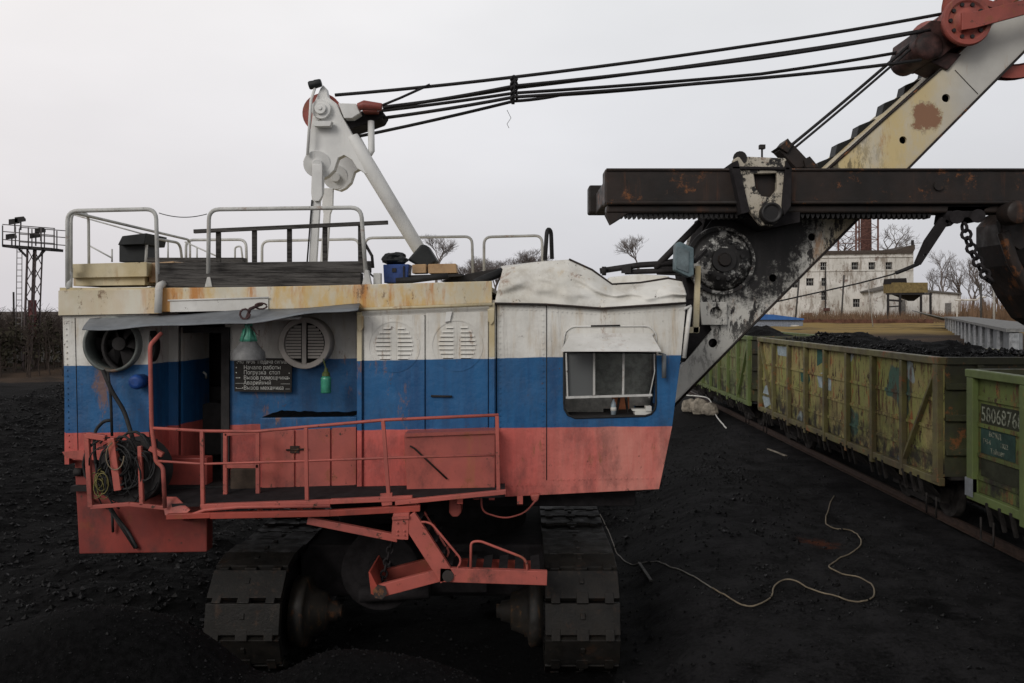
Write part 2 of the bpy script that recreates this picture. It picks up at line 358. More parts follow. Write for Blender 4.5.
t = NT('coal_lump'); M['lump'] = t.fin(t.mix(t.ramp(t.noise(30, 6, .7), .46, .62), (.0012, .0012, .0013), (.016, .0155, .0165)), .5, 0, .12)  # paler specks in the base colour stand in for glints on the facets
M['coal'] = coalmat('coal'); M['ground'] = coalmat('coal_ground', True)

# ---------------------------------------------------------------- terrain
def fbm(x, y, sc_, oct_=5, seed=0):
    x = np.asarray(x, float); y = np.asarray(y, float)
    tot = np.zeros(np.broadcast(x, y).shape); amp = 1.; g = np.random.default_rng(seed); T = g.random((256, 256))
    for o in range(oct_):
        X = x*sc_; Y = y*sc_; xi = np.floor(X).astype(int); yi = np.floor(Y).astype(int); fx = X-xi; fy = Y-yi
        fx = fx*fx*(3-2*fx); fy = fy*fy*(3-2*fy)
        a = T[xi & 255, yi & 255]; b = T[(xi+1) & 255, yi & 255]; c = T[xi & 255, (yi+1) & 255]; d = T[(xi+1) & 255, (yi+1) & 255]
        tot += amp*((a*(1-fx)+b*fx)*(1-fy)+(c*(1-fx)+d*fx)*fy-.5); amp *= .5; sc_ *= 2.03
    return tot
def sst(a, b, x): t_ = np.clip((x-a)/(b-a), 0, 1); return t_*t_*(3-2*t_)
def H(x, y):
    x = np.asarray(x, float); y = np.asarray(y, float)
    h = np.zeros(np.broadcast(x, y).shape)
    # yard floor, dug out a little under the machine
    h = h-.38*sst(2.6, 1.6, x)*sst(-5.6, -4.2, x)*sst(22, 19, y)*sst(9.0, 10.2, y)
    ln = x-(3.3+.28*(y-16)); h = h-.35*sst(.3, -1.8, ln)*sst(12.5, 15, y)*sst(40, 30, y)*sst(1.2, 2.2, x)
    # big coal bank on the left, rising to a crest
    left = sst(-3.4, -6.2, x+.12*(y-14))
    bank = (.12+1.25*sst(13, 27, y)+.35*sst(-7, -14, x))*left
    h = h+bank*sst(40, 30, y)+.2*sst(30, 60, y)*sst(4, -6, x)
    # bank behind the machine between tracks and siding
    h = h+1.0*sst(19, 27, y)*sst(3.5, -3, x)*sst(-9, -3, x)*sst(50, 40, y)
    h = h+.30*np.exp(-((x-4.2)/1.5)**2-((y-20)/6)**2)
    # hump in front of the camera
    cr_ = 1.55+.28*np.exp(-((x+3.55)/1.0)**2)-.10*np.exp(-((x+4.6)/.5)**2)-.36*np.exp(-((x+2.25)/.45)**2)-.16*np.exp(-((x+1.0)/.7)**2)
    cr_ = cr_*sst(1.3,-1.2,x)*sst(-30,-12,x)
    h = h+cr_*np.exp(-((y-7.3-.05*x)/1.2)**2)
    # raised ground beyond the railway
    h = h+2.45*sst(13.5, 20, x)*sst(30, 62, y)+.3*sst(60, 150, y)*sst(13, 30, x)
    rail = np.exp(-((x-9.45)/2.2)**2)
    rough = (.15*fbm(x, y, .35, 4, 1)+.05*fbm(x, y, 2.2, 5, 2))
    ruts = .05*np.exp(-((np.mod(x+.35*np.sin(y*.13)+.2*y*.12, 2.1)-1.0)/.22)**2)*sst(1.8, 2.6, x)*sst(8.5, 7.2, x)*sst(36, 28, y); h = h-ruts
    smooth = np.exp(-((y-7.3)/1.6)**2)*sst(1.2, -.5, x)
    h = h+rough*(1-.55*rail)*(1-.88*smooth)*(1+.8*left)+.10*np.abs(fbm(x, y, 1.1, 5, 21))*left*(1-smooth)
    far = sst(200, 900, np.hypot(x, y)); return h*(1-far)+2.0*far
def grid1(segs):
    o = [segs[0][0]]
    for a, b, st in segs:
        n = max(1, int(round((b-a)/st))); o += [a+(b-a)*(k+1)/n for k in range(n)]
    return np.array(o)
gx = grid1([(-2500,-300,250),(-300,-60,20),(-60,-16,1.2),(-16,-7,.16),(-7,11,.075),(11,20,.5),(20,60,1.6),(60,300,15),(300,2500,250)])
gy = grid1([(-300,-20,40),(-20,4,1.5),(4,6,.25),(6,22,.07),(22,34,.25),(34,70,.9),(70,250,6),(250,900,50),(900,3500,400)])
GX, GY = np.meshgrid(gx, gy); GZ = H(GX, GY)
nx, ny = len(gx), len(gy)
co = np.stack([GX, GY, GZ], -1).reshape(-1, 3)
ii = (np.arange(ny-1)[:, None]*nx+np.arange(nx-1)[None, :]).ravel()
fc = np.stack([ii, ii+1, ii+1+nx, ii+nx], -1)
def npmesh(name, co, fc, mat, smooth=False, loc=(0,0,0)):
    me = bpy.data.meshes.new(name); k = fc.shape[1]
    me.vertices.add(len(co)); me.vertices.foreach_set('co', np.asarray(co, np.float32).ravel())
    me.loops.add(fc.size); me.loops.foreach_set('vertex_index', fc.astype(np.int32).ravel())
    me.polygons.add(len(fc)); me.polygons.foreach_set('loop_start', (np.arange(len(fc))*k).astype(np.int32)); me.polygons.foreach_set('loop_total', np.full(len(fc), k, np.int32))
    me.polygons.foreach_set('use_smooth', np.full(len(fc), smooth)); me.update(calc_edges=True); me.materials.append(mat)
    o = bpy.data.objects.new(name, me); C.objects.link(o); o.location = loc; return o
setp(npmesh('ground', co, fc, M['ground'], False), 'black coal yard ground sloping up into banks', kind='structure')
def lumps(name, pts, sizes, mat):
    base = np.array([(1,0,0),(-1,0,0),(0,1,0),(0,-1,0),(0,0,1),(0,0,-1)], float)
    F8 = np.array([(0,2,4),(2,1,4),(1,3,4),(3,0,4),(2,0,5),(1,2,5),(3,1,5),(0,3,5)])
    n = len(pts); V = base[None]*(.6+.8*rng.random((n, 6, 3)))+.35*(rng.random((n, 6, 3))-.5)
    a = rng.random(n)*6.28; ca, sa = np.cos(a)[:, None], np.sin(a)[:, None]
    X = V[..., 0]*ca-V[..., 1]*sa; Y = V[..., 0]*sa+V[..., 1]*ca; V = np.stack([X, Y, V[..., 2]*.75], -1)*sizes[:, None, None]+pts[:, None, :]
    return npmesh(name, V.reshape(-1, 3), (F8[None]+6*np.arange(n)[:, None, None]).reshape(-1, 3), mat)
def scatter(n, x0, x1, y0, y1, s0, s1, keep):
    x = rng.uniform(x0, x1, n); y = rng.uniform(y0, y1, n); k = keep(x, y); x, y = x[k], y[k]
    s_ = s0+(s1-s0)*rng.random(len(x))**5; return np.stack([x, y, H(x, y)+s_*.2], -1), s_
A = [scatter(20000, -7, 2.5, 5.2, 9.6, .004, .016, lambda x, y: np.ones(len(x), bool)),
     scatter(42000, -16, -1.5, 10, 30, .006, .060, lambda x, y: (x+.12*(y-14) < -3.2+.8*rng.random(len(x)))),
     scatter(26000, -6, 8, 9, 34, .006, .04, lambda x, y: rng.random(len(x)) < .75),
     scatter(2500, 1.8, 6, 12, 26, .02, .07, lambda x, y: fbm(x, y, .5, 3, 5) > .05)]
setp(lumps('coal_lumps', np.concatenate([a[0] for a in A]), np.concatenate([a[1] for a in A]), M['lump']), 'loose broken coal scattered over the banks', kind='stuff')

# railway
def rail(x):
    mb = MB()
    mb.extw([[Vector((x+a, -8, b)) for a, b in ((-.07,.02),(.07,.02),(.07,.035),(.012,.06),(.012,.15),(.037,.155),(.037,.19),(-.037,.19),(-.037,.155),(-.012,.15),(-.012,.06),(-.07,.035))]], Vector((0, 130, 0)))
    return mb
RB = plain('rusty_rail', (.042, .026, .020), .6, .3, .3, .4, 8)
for k, x in enumerate((9.45-.76, 9.45+.76)):
    rail(x).build('rail', RB, kind='structure')
mb = MB()
for k in range(190): 
    y = -6+.62*k; mb.box(9.45-1.3, 9.45+1.3, y, y+.22, -.25, -.12+.02*random.random())
mb.build('sleepers', M['wood'], kind='structure')

# ---------------------------------------------------------------- the shovel (rope excavator)
ex = empty('excavator', (-2, 13.8, -.25), 'white, blue and red striped mining rope shovel standing on crawler tracks in the coal yard', 'excavator')
YB = 11.3                                    # plane of the near side of the house
def B(name, mb, mat, parent=ex, **k): return mb.build(name, M[mat] if isinstance(mat, str) else mat, parent, **k)

# house walls
mb = MB()
mb.ext([(62, 288), (149, 287), (149, 460), (74, 460), (66, 456)], YB, .06, holes=[circ(115, 344, 27, 28)])
B('house_wall', mb, 'stripe'); mb = MB(); mb.ext([(361, 303), (496, 300), (496, 497), (361, 500)], YB, .06)
Xl, Xe, Xf = P(62, 0, YB).x, P(149, 0, YB).x, P(361, 0, YB).x
zt, zb = 4.68, 2.0
B('house_wall', mb, 'stripe')
for args in ((Xe-.05, Xe, YB+.061, 12.0, zb+.35, zt), (Xf, Xf+.05, YB+.061, 11.95, 1.85, zt)):     # reveals of the recess
    mb = MB(); mb.box(*args); B('recess_reveal', mb, 'stripe')
mb = MB(); yr = 11.95
mb.ext([(225, 305), (361.5, 303), (361.5, 490), (225, 490)], yr, .05)
B('recess_wall', mb, 'stripe'); mb = MB(); mb.ext([(149, 312), (178, 312), (178, 485), (149, 485)], yr-.02, .05)
B('recess_wall', mb, 'stripe')
mb = MB()
mb.box(Xl, Xl+.06, YB+.062, 16.0, 2.3, 4.66); mb.box(Xl, 1.7, 16.0, 16.06, 2.0, 4.66)
mb.box(1.66, 1.72, 13.05, 16.0, 2.0, 4.5)
B('rear_wall', mb, 'stripe')
mb = MB(); mb.box(Xe, P(228,0,12).x+.3, 13.2, 13.25, 2, 4.6); mb.box(Xl+.1, 1.6, 13.9, 14, 1.9, 4.6); mb.box(Xl+.06, 1.6, 11.4, 15.9, 1.93, 2.0)
B('inner_bulkhead', mb, 'interior')
mb = MB(); mb.box(-5.05, -3.2, 13.0, 13.8, 2.0, 3.2); mb.cyl((-4.6, 12.6, 2.6), (-4.6, 13.5, 2.6), .4, 20); mb.box(-2.6, -1, 12.8, 13.8, 2, 3.0)
B('machinery', mb, 'dark', bevel=.02)
# open door leaf in the recess
mb = MB(); mb.extw([[Vector((P(180,0,12.02).x, 12.04, 2.02)), Vector((P(207,0,12.75).x, 12.75, 2.02)), Vector((P(207,0,12.75).x, 12.75, 4.12)), Vector((P(180,0,12.02).x, 12.04, 4.12))]], Vector((.02, .04, 0)))
dr = B('entrance_door', mb, 'stripe')
mb = MB(); mb.tube([P(203, 372, 12.55), P(206, 374, 12.55), P(206, 378, 12.6)], .018); B('handle', mb, 'pipe', dr)
mb = MB(); mb.ext([(221,327),(229,327),(229,486),(221,486)], 11.9, .12); mb.ext([(183,327),(221,327),(221,333),(183,333)], 11.9, .1)
B('door_frame', mb, 'dark')
# roof slab and fascia band
mb = MB(); mb.box(Xl-.02, P(493,0,11.3).x, 11.28, 16.1, 4.60, 4.66); mb.box(P(493,0,11.3).x, 1.7, 13.1, 16.1, 4.55, 4.62); B('roof', mb, 'cream')
mb = MB()
mb.ext([(58, 290.5), (160, 289), (160, 313.5), (58, 315.5)], YB-.06, .10)
B('fascia', mb, 'band', bevel=.01)
mb = MB(); mb.ext([(160.3, 288), (250, 287), (327, 285.5), (492, 281), (492, 303), (361, 308.5), (160.3, 312)], YB-.05, .09)
B('fascia', mb, 'band', bevel=.01)
mb = MB(); mb.ext([(170, 301.5), (268, 298.5), (268, 310), (170, 312)], YB-.075, .02); mb.tube([P(168, 300.5, YB-.08), P(269, 297.5, YB-.08)], .012)
B('name_strip', mb, 'white')
mb = MB(); mb.tube(arc([P(163, 284, 11.3), P(159, 286, 11.18), P(158, 313, 11.18)], .05), .05); B('downpipe', mb, 'white')
mb = MB(); mb.tube([P(359, 309.5, 11.2), P(492, 304.5, 11.2)], .022); mb.ext([(357,312),(361.5,312),(361.5,361),(357,361)], 11.22, .06); mb.ext([(489,303),(494.5,303),(494.5,357),(489,357)], 11.22, .07)
B('corner_trim', mb, 'cream')
mb = MB(); mb.ext([(357,361.2),(361.5,361.2),(361.5,498),(357,498)], 11.22, .06); B('corner_trim', mb, 'stripe'); mb = MB(); mb.ext([(489,357.2),(494.5,357.2),(494.5,500),(489,500)], 11.22, .07); B('corner_trim', mb, 'stripe')
mb = MB()
def rivets(a, b, n, Y):
    for k in range(n):
        t_ = (k+.5)/n; p = P(a[0]+(b[0]-a[0])*t_, a[1]+(b[1]-a[1])*t_, Y); mb.cyl(p, p-Vector((0,.012,0)), .011, 6)
rivets((500,309), (543,310), 9, YB); rivets((550,311), (598,314), 10, YB); rivets((606,314), (682,309), 15, YB); rivets((550,480), (655,478), 20, YB); rivets((500,486), (543,485), 9, YB); rivets((66,320), (69,450), 22, YB); rivets((543,312), (543,480), 30, YB); rivets((500,312), (500,480), 30, YB)
B('rivets', mb, 'stripe')
mb = MB(); mb.tube([P(75, 318, YB-.003), P(78, 452, YB-.003)], .005, 4); B('seam', mb, 'dark')
mb = MB()
for (u, v) in ((360, 316), (491, 309)):
    mb = MB(); mb.ext([(u-3.5, v), (u+3.5, v), (u+3, v+12), (u, v+16), (u-3, v+12)], 11.19, .03); B('hinge_bracket', mb, 'cream', bevel=.006)
# louvred doors
def louvre(cu, cv, r, Y, mb, rows=8):
    for k in range(rows):
        v = cv-r*.80+k*r*1.42/(rows-1); hw = math.sqrt(max(0, (r*.98)**2-(v-cv)**2))*.92
        for s_ in (-1, 1):
            a, b = cu+s_*r*.16, cu+s_*max(hw, r*.35); a, b = min(a, b), max(a, b)
            q = [P(a, v, Y), P(b, v, Y), P(b, v+2.0, Y-.016), P(a, v+2.0, Y-.016)]
            mb.hexa(q, [p+Vector((0, .004, .005)) for p in q])
for (u0, u1, cu, cv, v0, v1) in ((364, 424.5, 394, 344, 316, 500), (426, 488, 457, 343, 313, 498)):
    mb = MB(); mb.ext([(u0, v0), (u1, v0-1.5), (u1, v1), (u0, v1)], YB-.035, .03); d = B('louvred_door', mb, 'stripe', bevel=.005)
    mb = MB(); louvre(cu, cv, 21, YB-.035, mb, 8); B('louvre', mb, 'stripe', d)
    mb = MB()
    for k in range(8):
        v = cv-21*.80+k*21*1.42/7; hw = math.sqrt(max(0, (21*.98)**2-(v-cv)**2))*.92
        for s_ in (-1, 1):
            a, b = sorted((cu+s_*21*.19, cu+s_*max(hw*.94, 7.5))); mb.ext([(a, v+2.1), (b, v+2.1), (b, v+2.75), (a, v+2.75)], YB-.0375, .004)
    B('louvre_shade_strip', mb, 'soot', d)  # dark strips on the door imitate the shade inside each louvre opening
    mb = MB(); mb.lathe(P(cu, cv+2.5, YB-.036), (0, -1, 0), [(0, .345), (.006, .345), (.006, .325), (0, .325)], 36, True)
    B('louvre_rim', mb, 'stripe', d)
mb = MB(); mb.ext([(446,312),(452,311.5),(450,321),(445,322)], YB-.07, .03); B('latch', mb, 'white')
mb = MB(); mb.tube([P(431, 396, 11.24), P(452, 396.5, 11.24)], .014); B('door_handle', mb, 'dark')
# ventilation fan at the rear corner
mb = MB(); c = P(115, 344, YB)
mb.lathe(c, (0, -1, 0), [(-.35, .33), (.12, .33), (.13, .345), (.12, .37), (-.35, .37)], 36, True); fan = B('fan_duct', mb, paint('fan_duct_paint', (.20,.215,.20), (.06,.07,.065), rust=.3, chip=.6, grime=.6))
mb = MB(); mb.cyl(c+Vector((0,.10,0)), c+Vector((0,.24,0)), .09, 18)
for k in range(6):
    a = k*math.pi/3; d = Vector((math.cos(a), 0, math.sin(a))); s_ = Vector((-math.sin(a), 0, math.cos(a)))
    q = [c+d*.08+s_*-.04+Vector((0,.12,0)), c+d*.33+s_*-.10+Vector((0,.10,0)), c+d*.33+s_*.10+Vector((0,.20,0)), c+d*.08+s_*.04+Vector((0,.2,0))]
    mb.hexa(q, [p+Vector((0,.01,0)) for p in q])
B('fan_blades', mb, 'dark', fan); mb = MB(); mb.cyl(c+Vector((0,.3,0)), c+Vector((0,.33,0)), .36, 24); B('fan_back', mb, 'interior', fan)
mb = MB(); mb.lathe(P(134, 346, 11.5), (0,-1,0), [(0,.33),(.17,.33),(.17,.36),(0,.36)], 30, True); B('fan_guard', mb, 'dark')
mb = MB(); c = P(136, 382, 11.1); mb.lathe(c, (0,-1,0), [(-.2,.09),(-.02,.10),(.02,.09),(.04,.05)], 20); B('alarm_bell', mb, plain('blue_enamel', (.012,.05,.2), .5))
# round louvred vent on the recess wall
c = P(304.5, 343, 11.7); mb = MB(); mb.lathe(c, (0,-1,0), [(-.25,.36),(.0,.36),(.02,.35),(.02,.285),(-.02,.28),(-.25,.28)], 36, True); vt = B('round_vent', mb, plain('vent_enamel', (.42,.385,.35), .55, 0, .3, .1))
mb = MB(); louvre(304.5, 343, 21.5, 11.68, mb, 11); mb.box(c.x-.028, c.x+.028, 11.67, 11.70, c.z-.29, c.z+.29); B('louvre', mb, plain('louvre_enamel', (.36,.33,.30), .55, 0, .3, .1), vt)
mb = MB(); mb.cyl(c+Vector((0,.08,0)), c+Vector((0,.1,0)), .285, 30); B('vent_back', mb, 'interior', vt)
# awning
mb = MB()
rows = []
for j in range(5):
    tt = j/4; row = []
    for k in range(33):
        s_ = k/32; ub = 90+(360-90)*s_; ut = 82+(358-82)*s_
        vb = 318.5-14.5*s_; vt_ = 329-7*min(s_/.6, 1)+.8*math.sin(s_*21)-(14*(s_-.6)/.4 if s_ > .6 else 0)*1.0
        a, b = P(ub, vb, 11.24), P(ut, vt_, 10.72); row.append(a.lerp(b, tt)+Vector((0,0,.012*math.sin(s_*14+tt*3)+ .006*math.sin(tt*12))))
    rows.append(row)
mb.sheet(rows); B('awning', mb, 'galv', solid=.012)
mb = MB(); mb.tube([P(228, 321, 10.9), P(300, 318, 10.9)], .02); mb.tube([P(300,318,10.9), P(300,316,11.25)], .015); B('tube_lamp', mb, 'pipe')
# sign board with signal table
mb = MB(); mb.ext([(234, 357.5), (292, 358.5), (291.5, 392.5), (234.5, 391.5)], 11.86, .02); sg = B('signal_board', mb, 'signblack', label='black board with white rows of signals and their meanings')
mb = MB(); e = Matrix.Rotation(R(90), 3, 'X').to_euler()
for (v, s_) in ((363.6, 'ЭКГ №36  Подача сигналов'), ):
    mb.text(s_, P(236.5, v, 11.85), .075, e, .001, sx=.80)
for i, (a, b, c_) in enumerate((('•', 'Начало работы', ''), ('•', 'Погрузка  стоп', '•'), ('•••', 'Вызов помощника', '•••'), ('——', 'Аварийный', '——'), ('•—•', 'Вызов механика', '— • —'))):
    v = 369.3+i*5.1
    mb.text(a, P(235.5, v, 11.85), .072, e, .001, sx=.9); mb.text(b, P(243.5, v, 11.85), .080, e, .001, sx=.88)
    if c_: mb.text(c_, P(290, v+.6, 11.85), .072, e, .001, 'RIGHT', .9)
B('lettering', mb, 'chalk', sg)
# lockers
mb = MB(); mb.ext([(260, 418), (357, 417), (357, 500), (260, 498)], 11.35, .58); lk_ = B('locker', mb, 'stripe', bevel=.012)
mb = MB(); a_ = P(261, 418, 11.36); b_ = P(356, 417, 11.36)
rows = [[Vector((a_.x+(b_.x-a_.x)*i/40, 11.40+.5*j/8, a_.z+.006+(.008+.03*max(0, float(fbm(i*.25, j*.4, 1.0, 4, 3))+.35))*min(1, i/3, (40-i)/3)*min(1, j/2+.1))) for i in range(41)] for j in range(9)]
mb.sheet(rows, smooth=False); mb.build('coal_dust', M['coal'], ex, recalc=False)
mb = MB(); mb.ext([(262,432),(294,430),(294,497),(262,497)], 11.32, .02); mb.ext([(296,430),(330,428),(330,498),(296,498)], 11.32, .02); mb.ext([(332,428),(356,427),(356,499),(332,499)], 11.32, .02)
B('locker_door', mb, 'redl', bevel=.004)
mb = MB(); mb.tube([P(286, 450, 11.30), P(308, 449, 11.30)], .012); mb.ext([(290,446),(299,446),(299,453),(290,453)], 11.30, .015); B('locker_latch', mb, 'brownrust')
mb = MB(); mb.ext([(404, 435), (495, 432), (495, 492), (407, 494)], 10.98, .28); bx = B('tool_box', mb, 'redl', bevel=.012)
mb = MB(); mb.ext([(405, 433.5), (496, 430.5), (496, 433.5), (405, 437)], 10.95, .33); B('lid', mb, 'redl', bx)
mb = MB(); mb.tube([P(410, 446, 10.95), P(414, 448, 10.95), P(447, 479, 10.95)], .012); B('box_handle', mb, 'brownrust', bx)

# cab: walls with a real window opening
cabL = [(497, 303), (546, 304), (602, 308), (686, 303), (681, 356), (672, 427), (659, 489), (520, 496), (497, 497)]
win = [(564, 352), (656, 353), (656, 403), (655, 409), (651, 414), (645, 416), (575, 418), (568, 415), (564.5, 409), (564, 402)]
mb = MB(); mb.ext(cabL, YB, .05, holes=[win]); cab = B('cab_wall', mb, 'stripe')
mb = MB()
fp = [(686, 303), (681, 356), (672, 427), (659, 489)]
f0 = [P(u, v, YB) for u, v in fp]
def fpt(v, y):      # point on the slanting front, by picture row and depth
    for (u0_, v0_), (u1_, v1_) in zip(fp, fp[1:]):
        if v <= v1_: t_ = (v-v0_)/(v1_-v0_); p = P(u0_+(u1_-u0_)*t_, v, YB); return Vector((p.x, y, p.z))
    p = P(*fp[-1], YB); return Vector((p.x, y, p.z))
for (va, vb, ya, yb) in ((303,340,YB+.051,13.05),(340,356,YB+.051,11.6),(340,356,12.8,13.05),(356,415,YB+.051,11.6),(356,415,12.8,13.05),(415,427,YB+.051,13.05),(427,489,YB+.051,13.05)):
    q = [fpt(va,ya), fpt(va,yb), fpt(vb,yb), fpt(vb,ya)]; mb.hexa(q, [p-Vector((.05,0,0)) for p in q])
B('cab_front', mb, 'stripe')
x0c = P(499, 0, YB).x
mb = MB(); mb.box(x0c, 1.7, 13.0, 13.05, 2.0, 2.9); mb.box(x0c, 2.0, 13.0, 13.05, 2.901, 4.4)
B('cab_back_wall', mb, 'wallint')
mb = MB(); mb.box(x0c, 1.75, YB+.06, 13.0, 1.95, 2.01); B('cab_floor', mb, 'interior')
mb = MB(); mb.box(x0c, x0c+.05, YB+.06, 13.0, 2.0, 4.4); mb.box(x0c+.05, 2.05, YB+.06, 13.0, 4.38, 4.42); B('cab_lining', mb, 'wallint')
mb = MB(); mb.box(.35, .85, 11.9, 12.4, 2.7, 2.82); mb.box(.30, .42, 11.9, 12.4, 2.82, 3.5); mb.cyl((.6,12.15,2.0),(.6,12.15,2.7),.06); B('driver_seat', mb, 'tarp', bevel=.04)
mb = MB(); mb.box(1.15, 1.6, 11.6, 12.2, 2.0, 2.95); mb.cyl((1.3,11.8,2.95),(1.33,11.75,3.15),.02,8); mb.cyl((1.45,11.8,2.95),(1.42,11.75,3.18),.02,8); B('control_desk', mb, 'dark', bevel=.03)
# window joinery
mb = MB()
for a, b, w_ in (((566, 353), (567.5, 398), .02), ((594, 353), (594, 395), .028), ((623.5, 353), (623, 395), .028), ((566, 397.5), (652, 395), .03), ((654, 354), (654.5, 372), .014), ((654.5, 372), (649, 398), .012)):
    mb.beam(P(*a, YB-.015), P(*b, YB-.015), w_, w_, (0,1,0))
wf = B('window_frame', mb, 'pipe', cab)
mb = MB(); mb.ext([(567, 353), (593, 353), (593, 396.5), (567, 397)], YB+.03, .004); B('pane', mb, 'dglass', cab)
mb = MB(); mb.ext([(595, 353), (650, 353), (650, 395), (595, 396.5)], YB+.035, .004); B('pane', mb, 'glass', cab)
mb = MB(); wr_ = [P(u, v, YB-.006) for u, v in win]; mb.tube(wr_+[wr_[0]], .014); B('window_seal', mb, 'rubber', cab)
# visor
mb = MB(); q = [P(569, 337, YB-.02), P(652, 336, YB-.02), P(661, 351.5, YB-.40), P(561, 351.5, YB-.40)]
mb.hexa(q, [p+Vector((0,.004,.014)) for p in q]); q = [P(569, 337, YB-.02), P(652, 336, YB-.02), P(654, 333, YB-.02), P(567, 333.5, YB-.02)]; mb.hexa(q, [p-Vector((0,.014,0)) for p in q])
B('window_visor', mb, 'white', cab)
mb = MB(); mb.tube(arc([P(563, 350, YB-.01), P(565, 332, YB-.01), P(572, 326.5, YB-.01), P(649, 326, YB-.01), P(656, 333, YB-.01), P(657, 350, YB-.01)], .12), .011); B('rain_gutter', mb, 'white', cab)
mb = MB()
mb.tube([P(546.5, 305, YB-.008), P(546.5, 480, YB-.008)], .005); B('seam', mb, 'dark', cab); mb = MB(); mb.tube([P(591, 326, YB-.02), P(620, 325.5, YB-.02)], .012); B('seam', mb, 'dark', cab)
mb = MB(); mb.tube([P(664, 354, YB-.09), P(664, 378, YB-.09)], .03, 10); mb.tube([P(659,353,YB), P(664,354,YB-.09)], .01); B('mirror', mb, 'galv')
mb = MB(); mb.tube([P(690, 307, 11.3), P(684, 358, 11.3)], .03, 8); mb.tube([P(684,309,11.25), P(691,306,11.3)], .02); B('cab_grab_rail', mb, 'white')
# crumpled cab roof
crease = [(494.5, 303.5), (546, 304.5), (602, 308.5), (640, 306), (686, 303)]
top = [(503, 268), (540, 261.5), (569, 259.5), (592, 270), (612, 284.5), (640, 283), (668, 278.5), (682, 281)]
def interp(pl, s_):
    n = len(pl)-1; u = pl[0][0]+(pl[-1][0]-pl[0][0])*s_
    for a, b in zip(pl, pl[1:]):
        if u <= b[0]+1e-6: return (u, a[1]+(b[1]-a[1])*(u-a[0])/(b[0]-a[0]))
    return pl[-1]
rows = []
for j in range(25):
    tt = j/24; row = []
    for k in range(121):
        s_ = k/120; a = P(*interp(crease, s_), YB-.05); b = P(*interp(top, s_), YB+.28)
        p = a.lerp(b, tt)+Vector((0, -.10*math.sin(math.pi*tt), 0)); n_ = mnoise.noise(Vector((p.x*1.6, tt*2.0, 3)))*.12+mnoise.noise(Vector((p.x*4, tt*5, 9)))*.05-abs(mnoise.noise(Vector((p.x*2.3+tt*1.4, tt*2.2-p.x*.7, 5))))*.11+.03
        p += Vector((0, n_*math.sin(math.pi*min(1, tt*1.3)), n_*.25*math.sin(math.pi*tt))); row.append(p)
    rows.append(row)
back = [p+Vector((0, 1.5, -.02)) for p in rows[-1]]; rows += [[a.lerp(b, .5) for a, b in zip(rows[-1], back)], back]
mb = MB(); mb.sheet(rows); cr_o = B('cab_roof', mb, 'cabroof', solid=.012)
mb = MB(); mb.tube([P(u, v, YB-.06) for u, v in crease], .016); B('roof_gutter', mb, 'brownrust', cr_o)
mb = MB(); mb.tube([P(u, v-.3, YB+.27) for u, v in top[2:]], .014); B('roof_edge_trim', mb, 'brownrust', cr_o)
mb = MB(); mb.hexa([P(503, 268, 11.55), P(540, 262.5, 11.55), P(540, 270, 11.50), P(503, 275, 11.50)], [P(501, 266, 12.6), P(539, 261.5, 12.6), P(539, 268, 12.6), P(501, 272, 12.6)]); B('roof_hatch', mb, 'cabroof', bevel=.01)
mb = MB(); q = [P(570, 260, 11.6), P(583, 266, 11.6), P(592, 275, 11.6), P(578, 270, 11.55)]; mb.hexa(q, [p+Vector((0,.6,0)) for p in q]); B('bent_flap', mb, 'galv', bevel=.005)
mb = MB(); mb.ext([(606, 286), (610, 277), (640, 274), (669, 276), (671, 281), (640, 283.5)], 12.3, .35); B('roof_sheet', mb, 'cabroof', bevel=.02)

# roof guard rails
def hoop(pts, r=.022, mat='pipe', rad=.14, name='guard_rail'):
    mb = MB(); mb.tube(arc(pts, rad), r, 8); return B(name, mb, mat)
hoop([P(67.5, 287, 11.35), P(67.5, 211, 11.35), P(156, 209, 11.35), P(158, 287, 11.35)], .028)
hoop([P(208, 286, 11.35), P(209, 209.5, 11.35), P(361, 207.5, 11.35), P(366.5, 284, 11.35)], .028)
hoop([P(71, 284, 11.45), P(71, 212, 11.45), P(190, 240, 15.6), P(190, 272, 15.6)], .022)
hoop([P(89, 275, 12.1), P(88.5, 214, 12.1), P(71, 212, 11.45)], .02)
for (a, b, t0, t1) in ((186, 246, 240, 239.5), (262, 359, 241, 239), (365, 472, 238, 236.5), (484, 542, 237, 235.5)):
    hoop([P(a, 276, 15.8), P(a, t0, 15.8), P(b, t1, 15.8), P(b+1, 276, 15.8)], .026)
hoop([P(145.5, 270, 13), P(147, 237, 13), P(180, 243, 14), P(183, 268, 14.2)], .022)
hoop([P(235, 262, 14.5), P(235, 247, 14.5), P(241, 246, 14.5), P(243, 262, 14.5)], .016)
hoop([P(545, 260, 12.2), P(547, 229, 12.2), P(551, 230, 12.4), P(552, 259, 12.4)], .03, 'rubber')
mb = MB()
for (a, b) in (((71, 214), (150, 236)), ((90, 246), (112, 258)), ((112, 249), (112, 262)), ((185, 242), (230, 262)), ((168, 242), (168, 262)), ((197, 248), (197, 262))): mb.tube([P(*a, 14.3), P(*b, 14.3)], .014, 6)
B('stay_rods', mb, 'pipe')
mb = MB(); mb.tube(sag(P(159, 213, 11.35), P(207, 214, 11.35), .05), .006, 5); B('wire', mb, 'rope')
mb = MB(); mb.ext([(362, 284.5), (371, 284.5), (368, 270), (365, 270)], 11.3, .1); mb.box(*(lambda p: (p.x-.05, p.x+.05, 11.4, 11.5, p.z-.12, p.z+.08))(P(377, 279, 11.4))); B('rail_foot', mb, 'pipe', bevel=.006); mb = MB(); mb.ext([(204.5,287),(212,287),(210,277),(207,277)], 11.3, .1); B('rail_foot', mb, 'pipe', bevel=.006)
